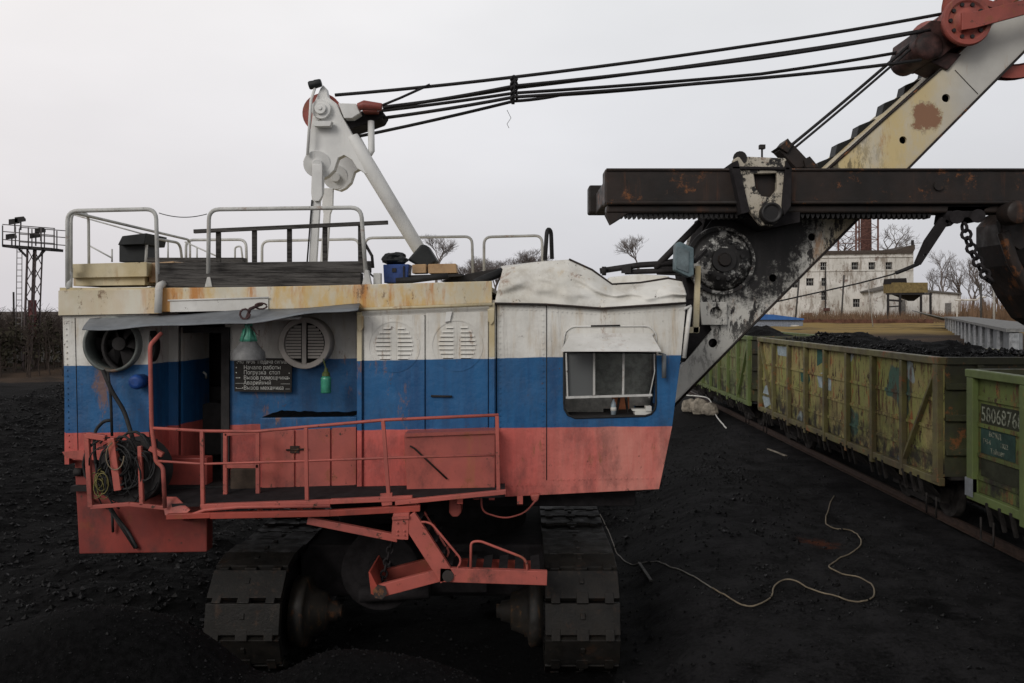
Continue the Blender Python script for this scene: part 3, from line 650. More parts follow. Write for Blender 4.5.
mb = MB(); mb.tube(sag(P(366, 268, 11.4), P(376, 278, 11.45), .02), .012); mb.tube([P(363,240,11.38),P(372,256,11.4),P(373,268,11.42)], .02); B('clamp', mb, 'dark')

# A-frame
def aframe(Y, near):
    mb = MB(); k = 12.75/Y
    def Q(u, v): return (U0+(u-U0)*k, V0+(v-V0)*k)
    plate = [(320.5, 88), (323, 85), (326, 88), (328, 97), (336, 103), (342, 116), (352, 134), (360, 150), (372, 170), (366, 174), (357, 168), (352, 160), (344, 155), (338, 158), (334, 170), (328, 176), (322, 179), (312, 176), (305, 170), (303, 161), (306, 154), (310, 134), (314, 103)]
    mb.ext([Q(*p) for p in plate], Y, .16)
    mb.cyl(P(*Q(317, 164), Y-.05), P(*Q(317, 164), Y+.21), .20, 26); mb.cyl(P(*Q(317, 164), Y-.12), P(*Q(317, 164), Y), .075, 18)
    if near: mb.tube([P(*Q(352, 137), Y+.08), P(*Q(371, 170), Y+.08), P(*Q(423, 256), Y+.5)], [.10, .115, .105], 18)
    return mb
B('a_frame', aframe(12.75, True), 'aframe', bevel=.008); B('a_frame', aframe(14.0, False), 'aframe', bevel=.008)
mb = MB(); mb.ext([(311.5, 176), (323.5, 176), (323, 193), (320, 201), (316, 268), (308.5, 268), (312, 201), (311, 193)], 12.62, .08); mb.ext([(312, 164), (322, 164), (322, 196), (319, 201), (314, 201), (312, 196)], 12.56, .06); B('back_stay', mb, 'aframe', bevel=.008)
mb = MB(); mb.ext([(322.5, 188), (333, 188), (332.5, 207), (330, 214), (326.5, 268), (319.5, 268), (323.5, 214), (322, 207)], 13.95, .08); B('back_stay', mb, 'aframe', bevel=.008)
mb = MB(); mb.tube([P(307, 264, 12.6), P(312, 200, 12.6)], .012); B('conduit', mb, 'rubber')
mb = MB(); c = P(322, 110, 12.75); mb.cyl(c-Vector((0,.08,0)), c+Vector((0,.1,0)), .145, 24); mb.cyl(c-Vector((0,.13,0)), c-Vector((0,.08,0)), .085, 20); mb.cyl(c-Vector((0,.15,0)), c-Vector((0,.13,0)), .03, 12)
mb.ext([(312,121),(332,121),(330,126),(314,126)], 12.6, .12); B('sheave_pin', mb, 'aframe', bevel=.006)
mb = MB(); c = P(322, 113, 12.95)
for dy in (0, .16): mb.lathe(c+Vector((.0,dy,.0)), (0,1,0), [(0,.30),(.04,.26),(.09,.26),(.13,.30)], 30)
B('equaliser_sheave', mb, 'sheave')
mb = MB(); mb.cyl(P(322,110,12.85), Vector((P(322,110,12.85).x, 14.1, P(322,110,12.85).z)), .10, 16); B('head_shaft', mb, 'dark')
mb = MB(); mb.ext([(338,103),(356,103.5),(360,113),(352,118),(344,118)], 12.7, .5); B('head_bracket', mb, 'aframe', bevel=.01)
mb = MB(); mb.tube([P(358, 107, 12.7), P(364, 105, 12.7), P(382, 107, 12.7)], [.055,.07,.055], 10); mb.box(*(lambda p: (p.x-.1, p.x+.12, 12.7, 13.0, p.z-.06, p.z+.04))(P(370,109,12.8))); B('rope_socket', mb, 'sheave', bevel=.01)
mb = MB(); mb.ext([(342,120),(352,112),(372,110),(384,112),(380,119),(366,124),(350,129),(346,128)], 12.9, .5); B('rope_clamp', mb, 'soot', bevel=.02)
mb = MB(); mb.tube([P(371, 121, 12.9), P(371.5, 151, 12.9), P(368, 156, 12.9)], .05, 10); mb.box(*(lambda p: (p.x-.04, p.x+.04, 12.86, 12.94, p.z-.09, p.z+.05))(P(367.5,158,12.9))); B('strut', mb, 'aframe')
mb = MB(); c = P(315, 85, 12.7); mb.tube([P(307.5,155,12.6), P(311,100,12.6), P(315,88,12.7)], .022); lp = B('warning_lamp_post', mb, 'aframe')
mb = MB(); mb.lathe(c-Vector((.09,0,.01)), (1,0,.25), [(0,.055),(.02,.065),(.08,.06),(.10,.065),(.17,.06),(.19,.05)], 14); B('warning_lamp', mb, 'tarp', lp)

# suspension ropes with a clamp halfway
def ropes(name, lst, r, mat='rope'):
    for (a, b, ya, yb, d) in lst:
        mb = MB(); mb.tube(sag(P(*a, ya), P(*b, yb), d), r, 7); B(name, mb, mat)
def thr(*pts): return pts
RP = [[(335, 95), (514, 77), (760, 44), (941, 14)], [(383, 108), (514, 86), (760, 58), (930, 30)], [(360, 113), (514, 93), (760, 74), (917, 49)], [(383, 118), (514, 97), (760, 78), (921, 60)], [(355, 137), (514, 101), (560, 95), (700, 83)], [(383, 107), (514, 88), (760, 56), (930, 29)]]
ys = [13.3, 13.0, 13.7, 12.95, 13.9, 13.15]
for pl, y0 in zip(RP, ys):
    mb = MB(); pts = [P(u, v, y0) for u, v in pl]; o = []
    for a, b in zip(pts, pts[1:]): o += sag(a, b, .015, 6)[:-1]
    mb.tube(o+[pts[-1]], .027, 7); B('suspension_rope', mb, 'rope')
mb = MB(); mb.tube([P(378, 107, 12.9), P(400, 98, 12.9), P(430, 84.5, 12.9)], .02, 7); B('rope_tail', mb, 'rope')
mb = MB()
for v in (79, 84, 89, 94, 99): mb.tube([P(514+math.cos(2*math.pi*k/8)*3, v+math.sin(2*math.pi*k/8)*3, 13.0+.1*math.sin(k)) for k in range(9)], .02, 6)
mb.tube([P(514, 78, 12.95), P(513, 104, 12.95)], .03, 6); B('rope_spreader', mb, 'rope')
mb = MB(); mb.tube([P(507,110,13), P(511,118,13), P(507,124,13), P(509,128,13)], .004, 4); B('loose_wire', mb, 'rope')
for y0, du in ((13.2, 0), (13.45, 0)):
    mb = MB(); k = 13.2/y0; mb.tube(sag(P(958, 2, y0), P(783, 152, y0), .03), .025, 7); B('hoist_rope', mb, 'rope')
mb = MB(); mb.tube(sag(P(961, 4, 13.1), P(787, 154, 13.1), .03), .02, 7); B('hoist_rope', mb, 'rope')

# boom: two side plates, flanges, ladder steps
boomp = [(672, 407), (677, 372), (712, 330), (700, 300), (695, 262), (703, 232), (716, 214), (790, 208), (830, 168), (880, 123), (935, 74), (985, 29), (1024, -6), (1110, -83), (1150, -76), (1024, 51), (907, 168), (860, 217), (745, 334)]
holes = [circ(946, 98, 4.2, 14), circ(903, 140, 3.8, 14), circ(812, 237, 4, 14), circ(773, 278, 4, 14), circ(713, 343, 4.6, 14)]
YM = 13.15
mb = MB(); mb.ext(boomp, YM, .05, holes=holes); k = 1
mb.ext([(U0+(u-U0)*YM/14.35, V0+(v-V0)*YM/14.35) for u, v in boomp], 14.35*1.0, .05)
B('boom', mb, 'boom')
mb = MB(); pl_ = [P(u, v, YM)+Vector((0, .25, 0)) for u, v in boomp]; mb.extw([pl_], Vector((0, .05, 0))); B('boom_hole_shade', mb, 'soot')  # dark sheet added behind the near plate so its holes look shaded
mb = MB()     # box flanges between the plates
def flange(pl, w_=.04, up=True):
    for (a, b) in zip(pl, pl[1:]):
        p, q = P(*a, YM+.05), P(*b, YM+.05); d = (q-p).normalized(); nrm = Vector((-d.z, 0, d.x))*w_*(-1 if up else 1)
        mb.hexa([p, q, q+nrm, p+nrm], [v+Vector((0, 1.12, 0)) for v in (p, q, q+nrm, p+nrm)])
flange([(830, 169), (880, 124), (935, 75), (985, 30), (1024, -5), (1110, -82)]); flange([(1150, -76), (1024, 50), (907, 167), (860, 216), (745, 333), (672, 406)])
flange([(677, 372), (712, 330)]); B('boom_flange', mb, 'boom')
mb = MB()
for (a, b, w_) in (((835, 159), (1000, 14), .05),):
    mb.tube([P(830, 168, YM-.01), P(880, 123, YM-.01), P(935, 74, YM-.01), P(985, 29, YM-.01), P(1024, -6, YM-.01)], .018, 6)
mb.tube([P(1150,-75,YM-.03), P(745,333,YM-.03), P(674,406,YM-.03)], .02, 6)
mb.tube([P(955, 70, YM-.006), P(978, 94, YM-.006)], .006, 4); B('boom_edge', mb, 'brownrust')
for (u, v) in ((926.5,66.8),(905.4,85),(884.3,103),(859,125.4),(837.4,144),(818,162.5)):
    mb = MB(); mb.ext([(u, v), (u+16, v-6.5), (u+22, v-4), (u+20, v+4), (u-3, v+14)], 14.1, .28); B('boom_step', mb, 'tarp', bevel=.008)
# boom foot pinion housing
mb = MB(); c = P(720, 261, YM)
mb.lathe(c, (0,-1,0), [(0,.52),(.03,.535),(.10,.52),(.10,.47)], 40)
mb.lathe(c, (0,-1,0), [(.10,.47),(.12,.42),(.22,.34),(.24,.24)], 40); dr = B('shipper_housing', mb, 'splat')
mb = MB(); mb.lathe(c-Vector((0,.24,0)), (0,-1,0), [(0,.19),(.06,.18),(.06,.10)], 24); B('hub', mb, 'black', dr)
mb = MB(); mb.lathe(c-Vector((0,.30,0)), (0,-1,0), [(0,.11),(.05,.09)], 10); B('hub_nut', mb, 'brownrust', dr)
for k in range(10):
    pass
mb = MB()
for k in range(12): 
    a = k*math.pi/6+.2; p = c+Vector((.29*math.cos(a), -.22, .29*math.sin(a))); mb.cyl(p, p-Vector((0,.05,0)), .03, 8)
B('bolts', mb, 'black', dr)
mb = MB(); mb.ext([(697, 300), (745, 300), (733, 320), (712, 345), (690, 372), (684, 372), (686, 300)], YM+.1, .9); mb.ext([(683,262),(700,240),(706,215),(735,210),(735,300),(690,300)], YM+.12, .9); B('boom_foot_block', mb, 'soot', bevel=.02)
mb = MB(); mb.ext([(700, 302), (727, 302), (727, 325), (702, 325)], 13.05, .06, holes=[circ(716,313,6,16)]); B('bracket_plate', mb, 'boom', bevel=.01)
mb = MB(); mb.box(1.0, 2.05, 13.1, 15.4, 1.75, 2.15); mb.box(1.3, 2.1, 13.2, 14.4, 2.1, 2.9); B('boom_foot', mb, 'soot', bevel=.02)
mb = MB(); mb.ext([(696, 266), (701, 266), (699, 333), (693, 333)], 12.4, .06); mb.ext([(685,327),(700,327),(699,333),(685,333)], 12.4, .06); B('bracket_post', mb, 'cream', bevel=.005)
# floodlight
mb = MB(); mb.ext([(676, 243), (680, 241.5), (694, 248), (694, 275), (690, 277.5), (675, 270)], 12.2, .22); fl = B('floodlight', mb, 'teal', bevel=.015)
mb = MB(); mb.ext([(677.5, 246), (689, 251), (688.5, 272.5), (676.5, 268)], 12.18, .02); B('lens', mb, 'teallens', fl)
mb = MB(); mb.beam(P(694,262,12.4), P(706,250,12.7), .05, .05); B('mounting_arm', mb, 'dark', fl)
# linkage behind the cab roof
mb = MB(); mb.tube([P(600, 271, 13), P(640, 265, 13), P(690, 262, 13)], .045, 8); mb.tube([P(655, 268, 13), P(700, 222, 13)], .05, 8); mb.tube([P(625,272,13),P(690,270,13)], .04, 8)
mb.ext([(655,262),(676,258),(690,258),(690,275),(660,274)], 13.0, .3); mb.tube([P(602,271,12.9),P(606,271,12.9)], .07, 10); mb.ext([(622,266),(631,265),(631,273),(622,273)], 12.9,.1); B('brake_linkage', mb, 'dark')

# dipper handle beams with rack
for (Y, u0, tv, bv, hole) in ((12.45, 605, 168.5, 205, False), (14.55, 0, 0, 0, True)):
    mb = MB()
    if not hole:
        x0 = P(605, 0, Y).x; x1 = x0+8.2; z1 = P(0, 168.5, Y).z; z0 = P(0, 204, Y).z
        mb.box(x0, x1, Y, Y+.40, z0, z1); zz_ = P(0, 212.5, Y).z; mb.box(x0+.03, x1, Y+.05, Y+.36, zz_, z0-.002)
        h = B('dipper_handle', mb, 'brownrust', bevel=.03)
        mb = MB(); mb.tube([Vector((x0+.02, Y-.01, z1-.02)), Vector((x1, Y-.01, z1-.02))], .022); mb.tube([Vector((x0+.02, Y-.01, z0+.02)), Vector((x1, Y-.01, z0+.02))], .03); mb.cyl((P(938,0,Y).x, Y-.04, P(0,186,Y).z), (P(938,0,Y).x, Y, P(0,186,Y).z), .07, 16); B('rib', mb, 'brownrust', h)
    else:
        # farther beam, 2.1 m behind the near one at the same height
        x0 = P(589, 0, Y).x; z1 = P(0, 185, Y).z; z0 = P(0, 213, Y).z
        mb.box(x0, x0+8.2, Y, Y+.4, z0, z1); h = B('dipper_handle', mb, 'brownrust', bevel=.03)
    if not hole: z0 = zz_
    mb = MB(); n_ = 60; xs = x0+.35 if not hole else x0+.55
    yy = Y+.12
    for k in range(n_):
        x = xs+.075*k; mb.hexa([Vector((x, yy, z0)), Vector((x+.07, yy, z0)), Vector((x+.045, yy, z0-.07)), Vector((x+.025, yy, z0-.07))], [Vector((x, yy+.2, z0)), Vector((x+.07, yy+.2, z0)), Vector((x+.045, yy+.2, z0-.07)), Vector((x+.025, yy+.2, z0-.07))])
    B('rack', mb, 'black', h)
    if not hole: mb = MB(); mb.hexa([Vector((x0+.02,Y+.05,z0)), Vector((x0+.35,Y+.05,z0)), Vector((x0+.20,Y+.05,z0-.10)), Vector((x0+.10,Y+.05,z0-.16))], [Vector((x0+.02,Y+.35,z0)), Vector((x0+.35,Y+.35,z0)), Vector((x0+.20,Y+.35,z0-.10)), Vector((x0+.10,Y+.35,z0-.16))]); B('rack_stop', mb, 'brownrust', h, bevel=.01)
# tie between beams
mb = MB(); mb.box(P(606,0,12.7).x, P(606,0,12.7).x+.25, 12.86, 14.55, P(0,200,12.7).z, P(0,174,12.7).z-.05); B('handle_crosshead', mb, 'brownrust', bevel=.02)
# saddle block
mb = MB(); mb.ext([(733, 160), (738, 156), (786, 158), (790, 170), (789, 205), (782, 217), (774, 226), (762, 226), (752, 214), (744, 200)], 12.30, .12, holes=[[(754, 174), (777, 173), (777, 190), (771, 197), (762, 196), (756, 188)]])
sb = B('saddle_block', mb, 'splat2', bevel=.02)
mb = MB(); mb.ext([(731,163),(738,160),(750,212),(742,214)], 12.26, .7); mb.ext([(786,160),(792,168),(791,206),(784,216),(782,205)], 12.26, .7); mb.ext([(732,166),(790,167),(790,170),(732,169)], 12.26, .1); B('saddle_cheek', mb, 'soot', sb, bevel=.01)
mb = MB(); c = P(771, 213, 12.2); mb.lathe(c, (0,-1,0), [(-.2,.15),(.05,.15),(.06,.12),(.03,.10)], 24); B('shipper_pin', mb, 'black', sb)
mb = MB(); mb.cyl(P(740,158,12.3), P(740,158,13.4), .10, 14); mb.cyl(P(762,158,12.4), P(762,148,12.4), .015, 8); mb.box(*(lambda p: (p.x-.04,p.x+.04,12.36,12.44,p.z-.03,p.z+.03))(P(762,147,12.4))); B('greaser', mb, 'dark', sb)
mb = MB(); mb.ext([(742,214),(770,228),(800,222),(800,212)], 12.5, .7); B('saddle_base', mb, 'soot', sb)
mb = MB(); mb.ext([(779, 150), (789, 140), (797, 148), (814, 166), (796, 168)], 12.95, .3); mb.ext([(778,147),(784,143),(788,138),(793,145),(788,153)], 12.9, .4); mb.ext([(804,160),(810,156),(820,168),(806,168)],12.9,.5); B('rope_guide', mb, 'brownrust', bevel=.01)

# boom point sheaves
def wheel(name, c, r, w_, mat, spokes=5, hole=.55, n=48, parent=ex):
    mb = MB(); c = Vector(c)
    mb.lathe(c, (0,1,0), [(0, r), (w_*.3, r*.93), (w_*.7, r*.93), (w_, r), (w_, r*.82), (0, r*.82)], n, True)
    mb.cyl(c, c+Vector((0, w_, 0)), r*.3, 24)
    for k in range(spokes):
        a = k*2*math.pi/spokes+.3; d = Vector((math.cos(a), 0, math.sin(a))); mb.beam(c+Vector((0,w_/2,0))+d*r*.25, c+Vector((0,w_/2,0))+d*r*.86, w_*.6, r*.22, (0,1,0))
    return B(name, mb, mat, parent)
wheel('head_sheave', P(1012, 12, 13.25), 1.03, .16, 'sheave'); wheel('head_sheave', P(1012, 12, 13.75), 1.03, .16, 'sheave')
mb = MB(); c = P(965, 22, 12.85)
mb.lathe(c, (0,-1,0), [(0,.37),(.04,.38),(.09,.36),(.09,.30),(.05,.28),(.05,.2),(.12,.18),(.14,.10)], 36)
mb.lathe(c+Vector((0,1.1,0)), (0,-1,0), [(0,.37),(.06,.38),(.3,.30),(1.0,.30),(1.1,.36)], 30)
fs = B('fleeting_sheave', mb, 'sheave'); mb = MB()
for k in range(10): a = k*math.pi/5; p = c+Vector((.25*math.cos(a), -.05, .25*math.sin(a))); mb.cyl(p, p-Vector((0,.03,0)), .03, 8)
B('bolts', mb, 'black', fs)
mb = MB(); mb.ext([(962,12),(975,12),(1030,-2),(1110,-18),(1110,2),(1030,13),(975,28),(962,30)], 12.68, .05); B('link_arm', mb, 'sheave', bevel=.008)
mb = MB(); mb.ext([(918,30),(932,20),(950,22),(958,44),(940,58),(925,56),(916,48)], 13.0, .9); mb.lathe(P(929,46,12.95), (0,-1,0), [(-.9,.22),(0,.22),(.04,.18),(.05,.08)], 24); mb.ext([(935,50),(962,54),(948,70),(930,62)], 13.1, .6); B('rope_equaliser', mb, plain('greasy_red', (.035,.015,.013), .6, 0, .3, .8, 5), bevel=.015)

# dipper bucket beyond the handle
mb = MB(); bk = [(975, 228), (985, 216), (1005, 213), (1045, 214), (1150, 215), (1160, 330), (1090, 348), (1030, 330), (1010, 318), (995, 296), (981, 268), (975, 248)]
mb.ext(bk, 14.75, -1.9); bu = B('dipper', mb, 'brownrust', bevel=.12)
mb = MB(); mb.tube([P(1003, 232, 12.8), P(1013, 262, 12.8), P(1028, 290, 12.8), P(1060, 310, 12.8)], .09, 8); mb.ext([(1000,220),(1030,222),(1040,240),(1020,250),(1004,240)], 12.75, .12)
mb.lathe(P(1019,212,12.2), (0,-1,0), [(-.3,.17),(.0,.17),(.03,.10)], 20); B('dipper_rib', mb, 'brownrust', bu, bevel=.01)
mb = MB(); mb.ext([(948, 205), (1110, 205), (1110, 216), (1012, 216), (1010, 207), (999, 204.5), (985, 209), (984, 216), (976, 222), (968, 217), (958, 220), (951, 226), (945, 222)], 12.5, .35); mb.cyl(P(957,217,12.4), P(957,217,12.9), .10, 14); mb.cyl(P(978,216,12.4), P(978,216,12.9), .10, 14); B('dipper_bracket', mb, 'soot', bevel=.01)
mb = MB(); mb.ext([(942, 217), (950, 221), (921, 265), (916, 263), (926, 240)], 12.5, .08, holes=[circ(925,255,1.3,8)]); B('latch_lever', mb, 'soot', bevel=.005)
def chain(pts, r, name, mat='soot'):
    pts = [Vector(p) for p in pts]; mb = MB()
    for i, (a, b) in enumerate(zip(pts, pts[1:])):
        d = (b-a); L_ = d.length; d.normalize(); s_ = d.cross(Vector((0,1,0))).normalized() if i % 2 else Vector((0,1,0))
        ring = [a+d*L_*(.5-.62*math.cos(2*math.pi*k/10))+s_*r*2.0*math.sin(2*math.pi*k/10) for k in range(11)]; mb.tube(ring, r*.7, 5, cap=False)
    return B(name, mb, mat)
chain([P(u, v, 12.4) for u, v in ((964,224),(965,231),(967.5,238),(970,245),(972.5,252),(976,258.5),(979.5,265),(983,271),(987,277),(991,282))], .035, 'dipper_chain')
mb = MB(); mb.tube([P(918,264,12.5), P(905,269.5,12.5), P(892,274.5,12.5), P(860,283,12.5), P(820,292,12.5), P(775,302,12.6)], .012, 6); mb.tube([P(918,264,12.5), P(905,269.5,12.5), P(896,273,12.5)], .03, 6); B('latch_cable', mb, 'rope')

# lower structure
mb = MB(); mb.box(-5.6, 1.55, 11.7, 16.0, 1.66, 1.92); B('turntable_frame', mb, 'soot', bevel=.02)
mb = MB(); mb.lathe((-1.45, 13.8, .95), (0,0,1), [(0,1.5),(.35,1.5),(.35,1.65),(.66,1.65)], 48); B('roller_ring', mb, 'soot')
mb = MB(); mb.box(-3.2, .4, 12.2, 15.6, .25, 1.0); mb.box(-3.6,.9,13,14.6,.35,.8); B('car_body', mb, 'soot', bevel=.04)
mb = MB(); mb.tube([P(360,594,11.8),P(430,590,11.8)], .12, 12); mb.cyl((-2.0,11.9,.7),(-2.0,12.5,.7),.55,28); mb.cyl((-2.0,11.8,.7),(-2.0,11.95,.7),.2,16); mb.box(-1.3,-.5,11.9,12.4,.4,.9); B('propel_gearbox', mb, 'soot', bevel=.02)
def track(xa, xb, inner):
    y0, y1, r, zc = 11.48, 16.3, .70, .30
    path = []; n_ = 60; Lf = (y1-y0); per = 2*Lf+2*math.pi*r
    def at(s_):
        s_ %= per
        if s_ < Lf: return y1-s_, zc+r-.03*math.sin(s_*2.2), (-1, 0)
        s_ -= Lf
        if s_ < math.pi*r: a = s_/r; return y0-r*math.sin(a), zc+r*math.cos(a), (-math.cos(a), -math.sin(a))
        s_ -= math.pi*r
        if s_ < Lf: return y0+s_, zc-r, (1, 0)
        s_ -= Lf; a = s_/r; return y1+r*math.sin(a), zc-r*math.cos(a), (math.cos(a), math.sin(a))
    mb = MB(); pitch = per/34
    for k in range(34):
        y_, z_, d = at(k*pitch); d = Vector((0, d[0], d[1])).normalized(); nr = Vector((1,0,0)).cross(d)   # outward
        c = Vector((0, y_, z_)); cy = Vector((0, 13.8, zc)); 
        if nr.dot(c-Vector((0, min(max(y_, y0), y1), zc))) < 0: nr = -nr
        h = pitch*.47
        a0, a1 = Vector((xa, 0, 0)), Vector((xb, 0, 0)); jit = random.uniform(-.012, .012)
        def q(x, s0, s1, t0, t1): return [c+Vector((x,0,0))+d*s0+nr*t0, c+Vector((x,0,0))+d*s1+nr*t0, c+Vector((x,0,0))+d*s1+nr*t1, c+Vector((x,0,0))+d*s0+nr*t1]
        mb.hexa(q(xa, -h, h*.98, -.05, .05+jit), q(xb, -h, h*.98, -.05, .05+jit))
        w_ = xb-xa
        for f0, f1 in ((.08,.2),(.42,.58),(.8,.92)):          # lugs hooking into the next plate
            mb.hexa(q(xa+w_*f0, h*.6, h*1.35, -.04, .058), q(xa+w_*f1, h*.6, h*1.35, -.04, .058))
        
        mb.hexa(q(xa+w_*.47, -h*.4, 0, .04, .07), q(xa+w_*.53, -h*.4, 0, .04, .07))
    tr = B('crawler_track', mb, 'track', bevel=.008)
    mb = MB(); xm = (xa+xb)/2
    mb.box(xm-.25, xm+.25, 11.6, 16.1, .1, .85)
    for y_ in (11.48, 12.5, 13.3, 14.1, 14.9, 15.6, 16.3): mb.cyl((xa+.08, y_, .28), (xb-.08, y_, .28), .54 if y_ in (11.48, 16.3) else .30, 24)
    B('track_frame', mb, 'soot', tr)
    xi = xb if inner > 0 else xa; s_ = inner
    mb = MB(); mb.lathe((xi+s_*.02, 11.48, .30), (s_,0,0), [(0,.46),(.16,.46),(.19,.42),(.20,.34),(.24,.33),(.25,.30),(.42,.24),(.44,.15),(.56,.13),(.57,.09),(.62,.09)], 36); B('drive_hub', mb, 'bronze', tr)
xL0 = P(206, 0, 10.8).x; xR1 = P(620, 0, 10.8).x
track(xL0, xL0+.95, 1); track(xR1-.95, xR1, -1)

# counterweight box at the rear lower corner
mb = MB(); mb.ext([(74, 458), (207, 458), (207, 552), (79, 554)], 11.5, .22)

B('rear_skirt', mb, paint('shadowed_skirt_red', (.27,.046,.035), (.18,.034,.028), rust=.2, streak=.2, streakc=(.1,.03,.02), chip=.5, grime=.75, seed=3), bevel=.015)  # red deepened in the colour itself for the shadow on the skirt
mb = MB(); mb.tube([P(75,472,11.49),P(83,472,11.49)], .055, 14); mb.tube([P(110,508,11.4), P(136,548,11.45)], .03); mb.tube([P(112,512,11.4), P(113,532,11.45)], .018); B('scraper_bar', mb, 'dark')
mb = MB(); mb.ext([(62,452),(84,450),(84,461),(78,459),(66,458)], YB-.02, .02); B('torn_edge', mb, 'redl')

# service platform
mb = MB()
zf = 1.985
q = [Vector((P(172,0,10.5).x, 10.5, zf-.02)), Vector((P(505,0,10.55).x, 10.55, zf+.09)), Vector((P(505,0,11.2).x, 11.22, zf+.09)), Vector((P(140,0,11.9).x+.2, 11.9, zf-.02))]
q2 = [Vector((P(505,0,11.2).x, 11.22, zf+.085)), Vector((P(361,0,11.22).x, 11.22, zf+.05)), Vector((P(361,0,11.9).x, 11.9, zf+.05)), Vector((P(150,0,11.9).x, 11.9, zf-.03))]
mb.extw([[q[0], q[1], q[2], q2[1], q2[2], q2[3]]], Vector((0,0,-.04)))
B('platform_deck', mb, 'soot')
mb = MB()
def chan(a, b, Y, h, th=.07): 
    p, q_ = P(*a, Y), P(*b, Y); mb.hexa([p, q_, q_-Vector((0,0,h)), p-Vector((0,0,h))], [x+Vector((0,th,0)) for x in (p, q_, q_-Vector((0,0,h)), p-Vector((0,0,h)))])
chan((200, 504.5), (330, 500), 10.42, .06); chan((330, 499.5), (412, 496), 10.42, .06)
B('platform_edge', mb, 'redl', bevel=.006); mb = MB()
chan((166, 514.5), (210, 513), 10.36, .065); chan((210, 513), (330, 510.5), 10.36, .075); chan((330, 510.5), (420, 505.5), 10.36, .075)
B('platform_edge', mb, 'red', bevel=.006); mb = MB()
chan((395, 501), (506, 490), 10.34, .055)
B('platform_edge', mb, 'redl', bevel=.006)
mb = MB(); q = [P(162,497,10.6), P(176,497,10.6), P(190,510,10.45), P(180,519,10.4), P(165,515,10.45)]; mb.extw([q], Vector((0,.02,0))); mb.tube([P(186,517,10.38),P(205,510,10.4),P(240,507,10.4),P(330,506,10.4)], .022); B('torn_corner', mb, 'redl')
mb = MB(); mb.beam(P(308, 520, 10.5), P(398, 538, 10.5), .08, .09); mb.beam(P(418,503,10.6), P(400,512,10.6), .08,.08); B('platform_brace', mb, 'redl', bevel=.006)
for (a, b) in (((186,515),(186,500)), ((260,513),(260,500)), ((300,512),(300,500)), ((460,500),(460,493)), ((520,500),(520,490))): mb = MB(); mb.beam(P(*a,10.5), P(a[0], a[1]+2, 11.8), .07, .1); B('platform_joist', mb, 'red')
# platform hand rails
def rrail(pts, r=.02, rad=.06): 
    mb = MB(); mb.tube(arc(pts, rad), r, 8); return B('hand_rail', mb, 'redl')
YR = 10.45
rrail([P(151, 428, YR), P(203, 431, YR), P(255, 431.5, YR), P(305, 427, YR), P(384, 420, YR), P(498.5, 415, YR)], .020)
rrail([P(158, 461, YR), P(203, 464, YR), P(305, 461, YR), P(384, 458, YR), P(497, 455, YR)], .015)
rrail([P(161, 333.5, 10.7), P(150, 345, YR), P(151.5, 425, YR), P(156, 462, YR), P(163, 467, YR), P(165, 508, YR)], .026)
for (a, b) in (((202, 431), (203, 508)), ((306, 428), (307, 500)), ((383, 420), (389, 500)), ((497, 416), (498.5, 494))):
    mb = MB(); mb.beam(P(*a, YR), P(*b, YR), .045, .045); B('rail_post', mb, 'redl', bevel=.005)
mb = MB(); mb.ext([(380,494),(392,493),(392,505),(382,506)], YR-.02, .04); B('post_foot', mb, 'redl')
mb = MB()
for (a, b) in (((225.5, 433), (225.5, 500)), ((258, 433), (258, 500)), ((225, 434), (259, 432)), ((226, 466), (259, 466))): mb.beam(P(*a, 11.0), P(*b, 11.0), .05, .05, (0,1,0))
B('door_cage', mb, 'redl', bevel=.005)
mb = MB(); mb.ext([(230,469),(256,468),(257,498),(230,498)], 11.3, .3); B('junk_box', mb, plain('grimy_wood', (.05,.035,.025), .8), bevel=.02)
# cable reel frame at the rear
mb = MB()
for (a, b, w_) in (((87, 434), (91, 507), .06), ((87, 435), (106, 438), .07), ((112, 438), (119, 490), .09), ((150, 448), (163, 455), .06), ((91, 507), (130, 504), .05), ((130, 504), (166, 508), .05), ((140,446),(142,505),.05)): mb.beam(P(*a, 10.75), P(*b, 10.75), w_, w_, (0,1,0))
for (a, b) in ((87, 435), (91, 505), (119, 488)): pass
mb.beam(P(88,436,10.75), P(86,438,11.3), .05,.05); mb.beam(P(91,505,10.75), P(90,500,11.5), .05,.05); mb.beam(P(164,507,10.75), P(164,500,11.5), .05,.05)
B('reel_frame', mb, 'redl', bevel=.006)
mb = MB(); c = P(136, 470, 11.05)
mb.lathe(c-Vector((0,.2,0)), (0,1,0), [(0,.40),(.04,.42),(.06,.28),(.34,.28),(.36,.42),(.40,.40)], 30); B('cable_reel', mb, 'dark')
mb = MB(); random.seed(4)
for k in range(26):
    cu, cv = 128+random.uniform(-22, 18), 470+random.uniform(-12, 12); a_, b_ = random.uniform(10, 24), random.uniform(14, 30); yy = random.uniform(10.68, 11.0); ph = random.uniform(0, 6)
    mb.tube([P(cu+a_*math.cos(t_*.42+ph), cv+b_*math.sin(t_*.42+ph), yy+.05*math.sin(t_+ph)) for t_ in range(14)], random.choice((.008, .012, .018)), 6)
B('coiled_cable', mb, 'rubber')
mb = MB()
for k in range(7):
    cu, cv = 100+random.uniform(-6, 6), 482+random.uniform(-4, 8); r_ = random.uniform(6, 12); ph = random.uniform(0, 6)
    mb.tube([P(cu+r_*.7*math.cos(t_*.5+ph), cv+r_*1.2*math.sin(t_*.5+ph), 10.68+.02*k) for t_ in range(12)], .007, 5)
B('yellow_wire', mb, plain('dirty_yellow_wire', (.15,.13,.045), .6))
mb = MB(); mb.tube([P(115+9*math.cos(t_*.4), 456+14*math.sin(t_*.4), 10.66) for t_ in range(12)], .008, 5); B('pale_wire', mb, 'cable')
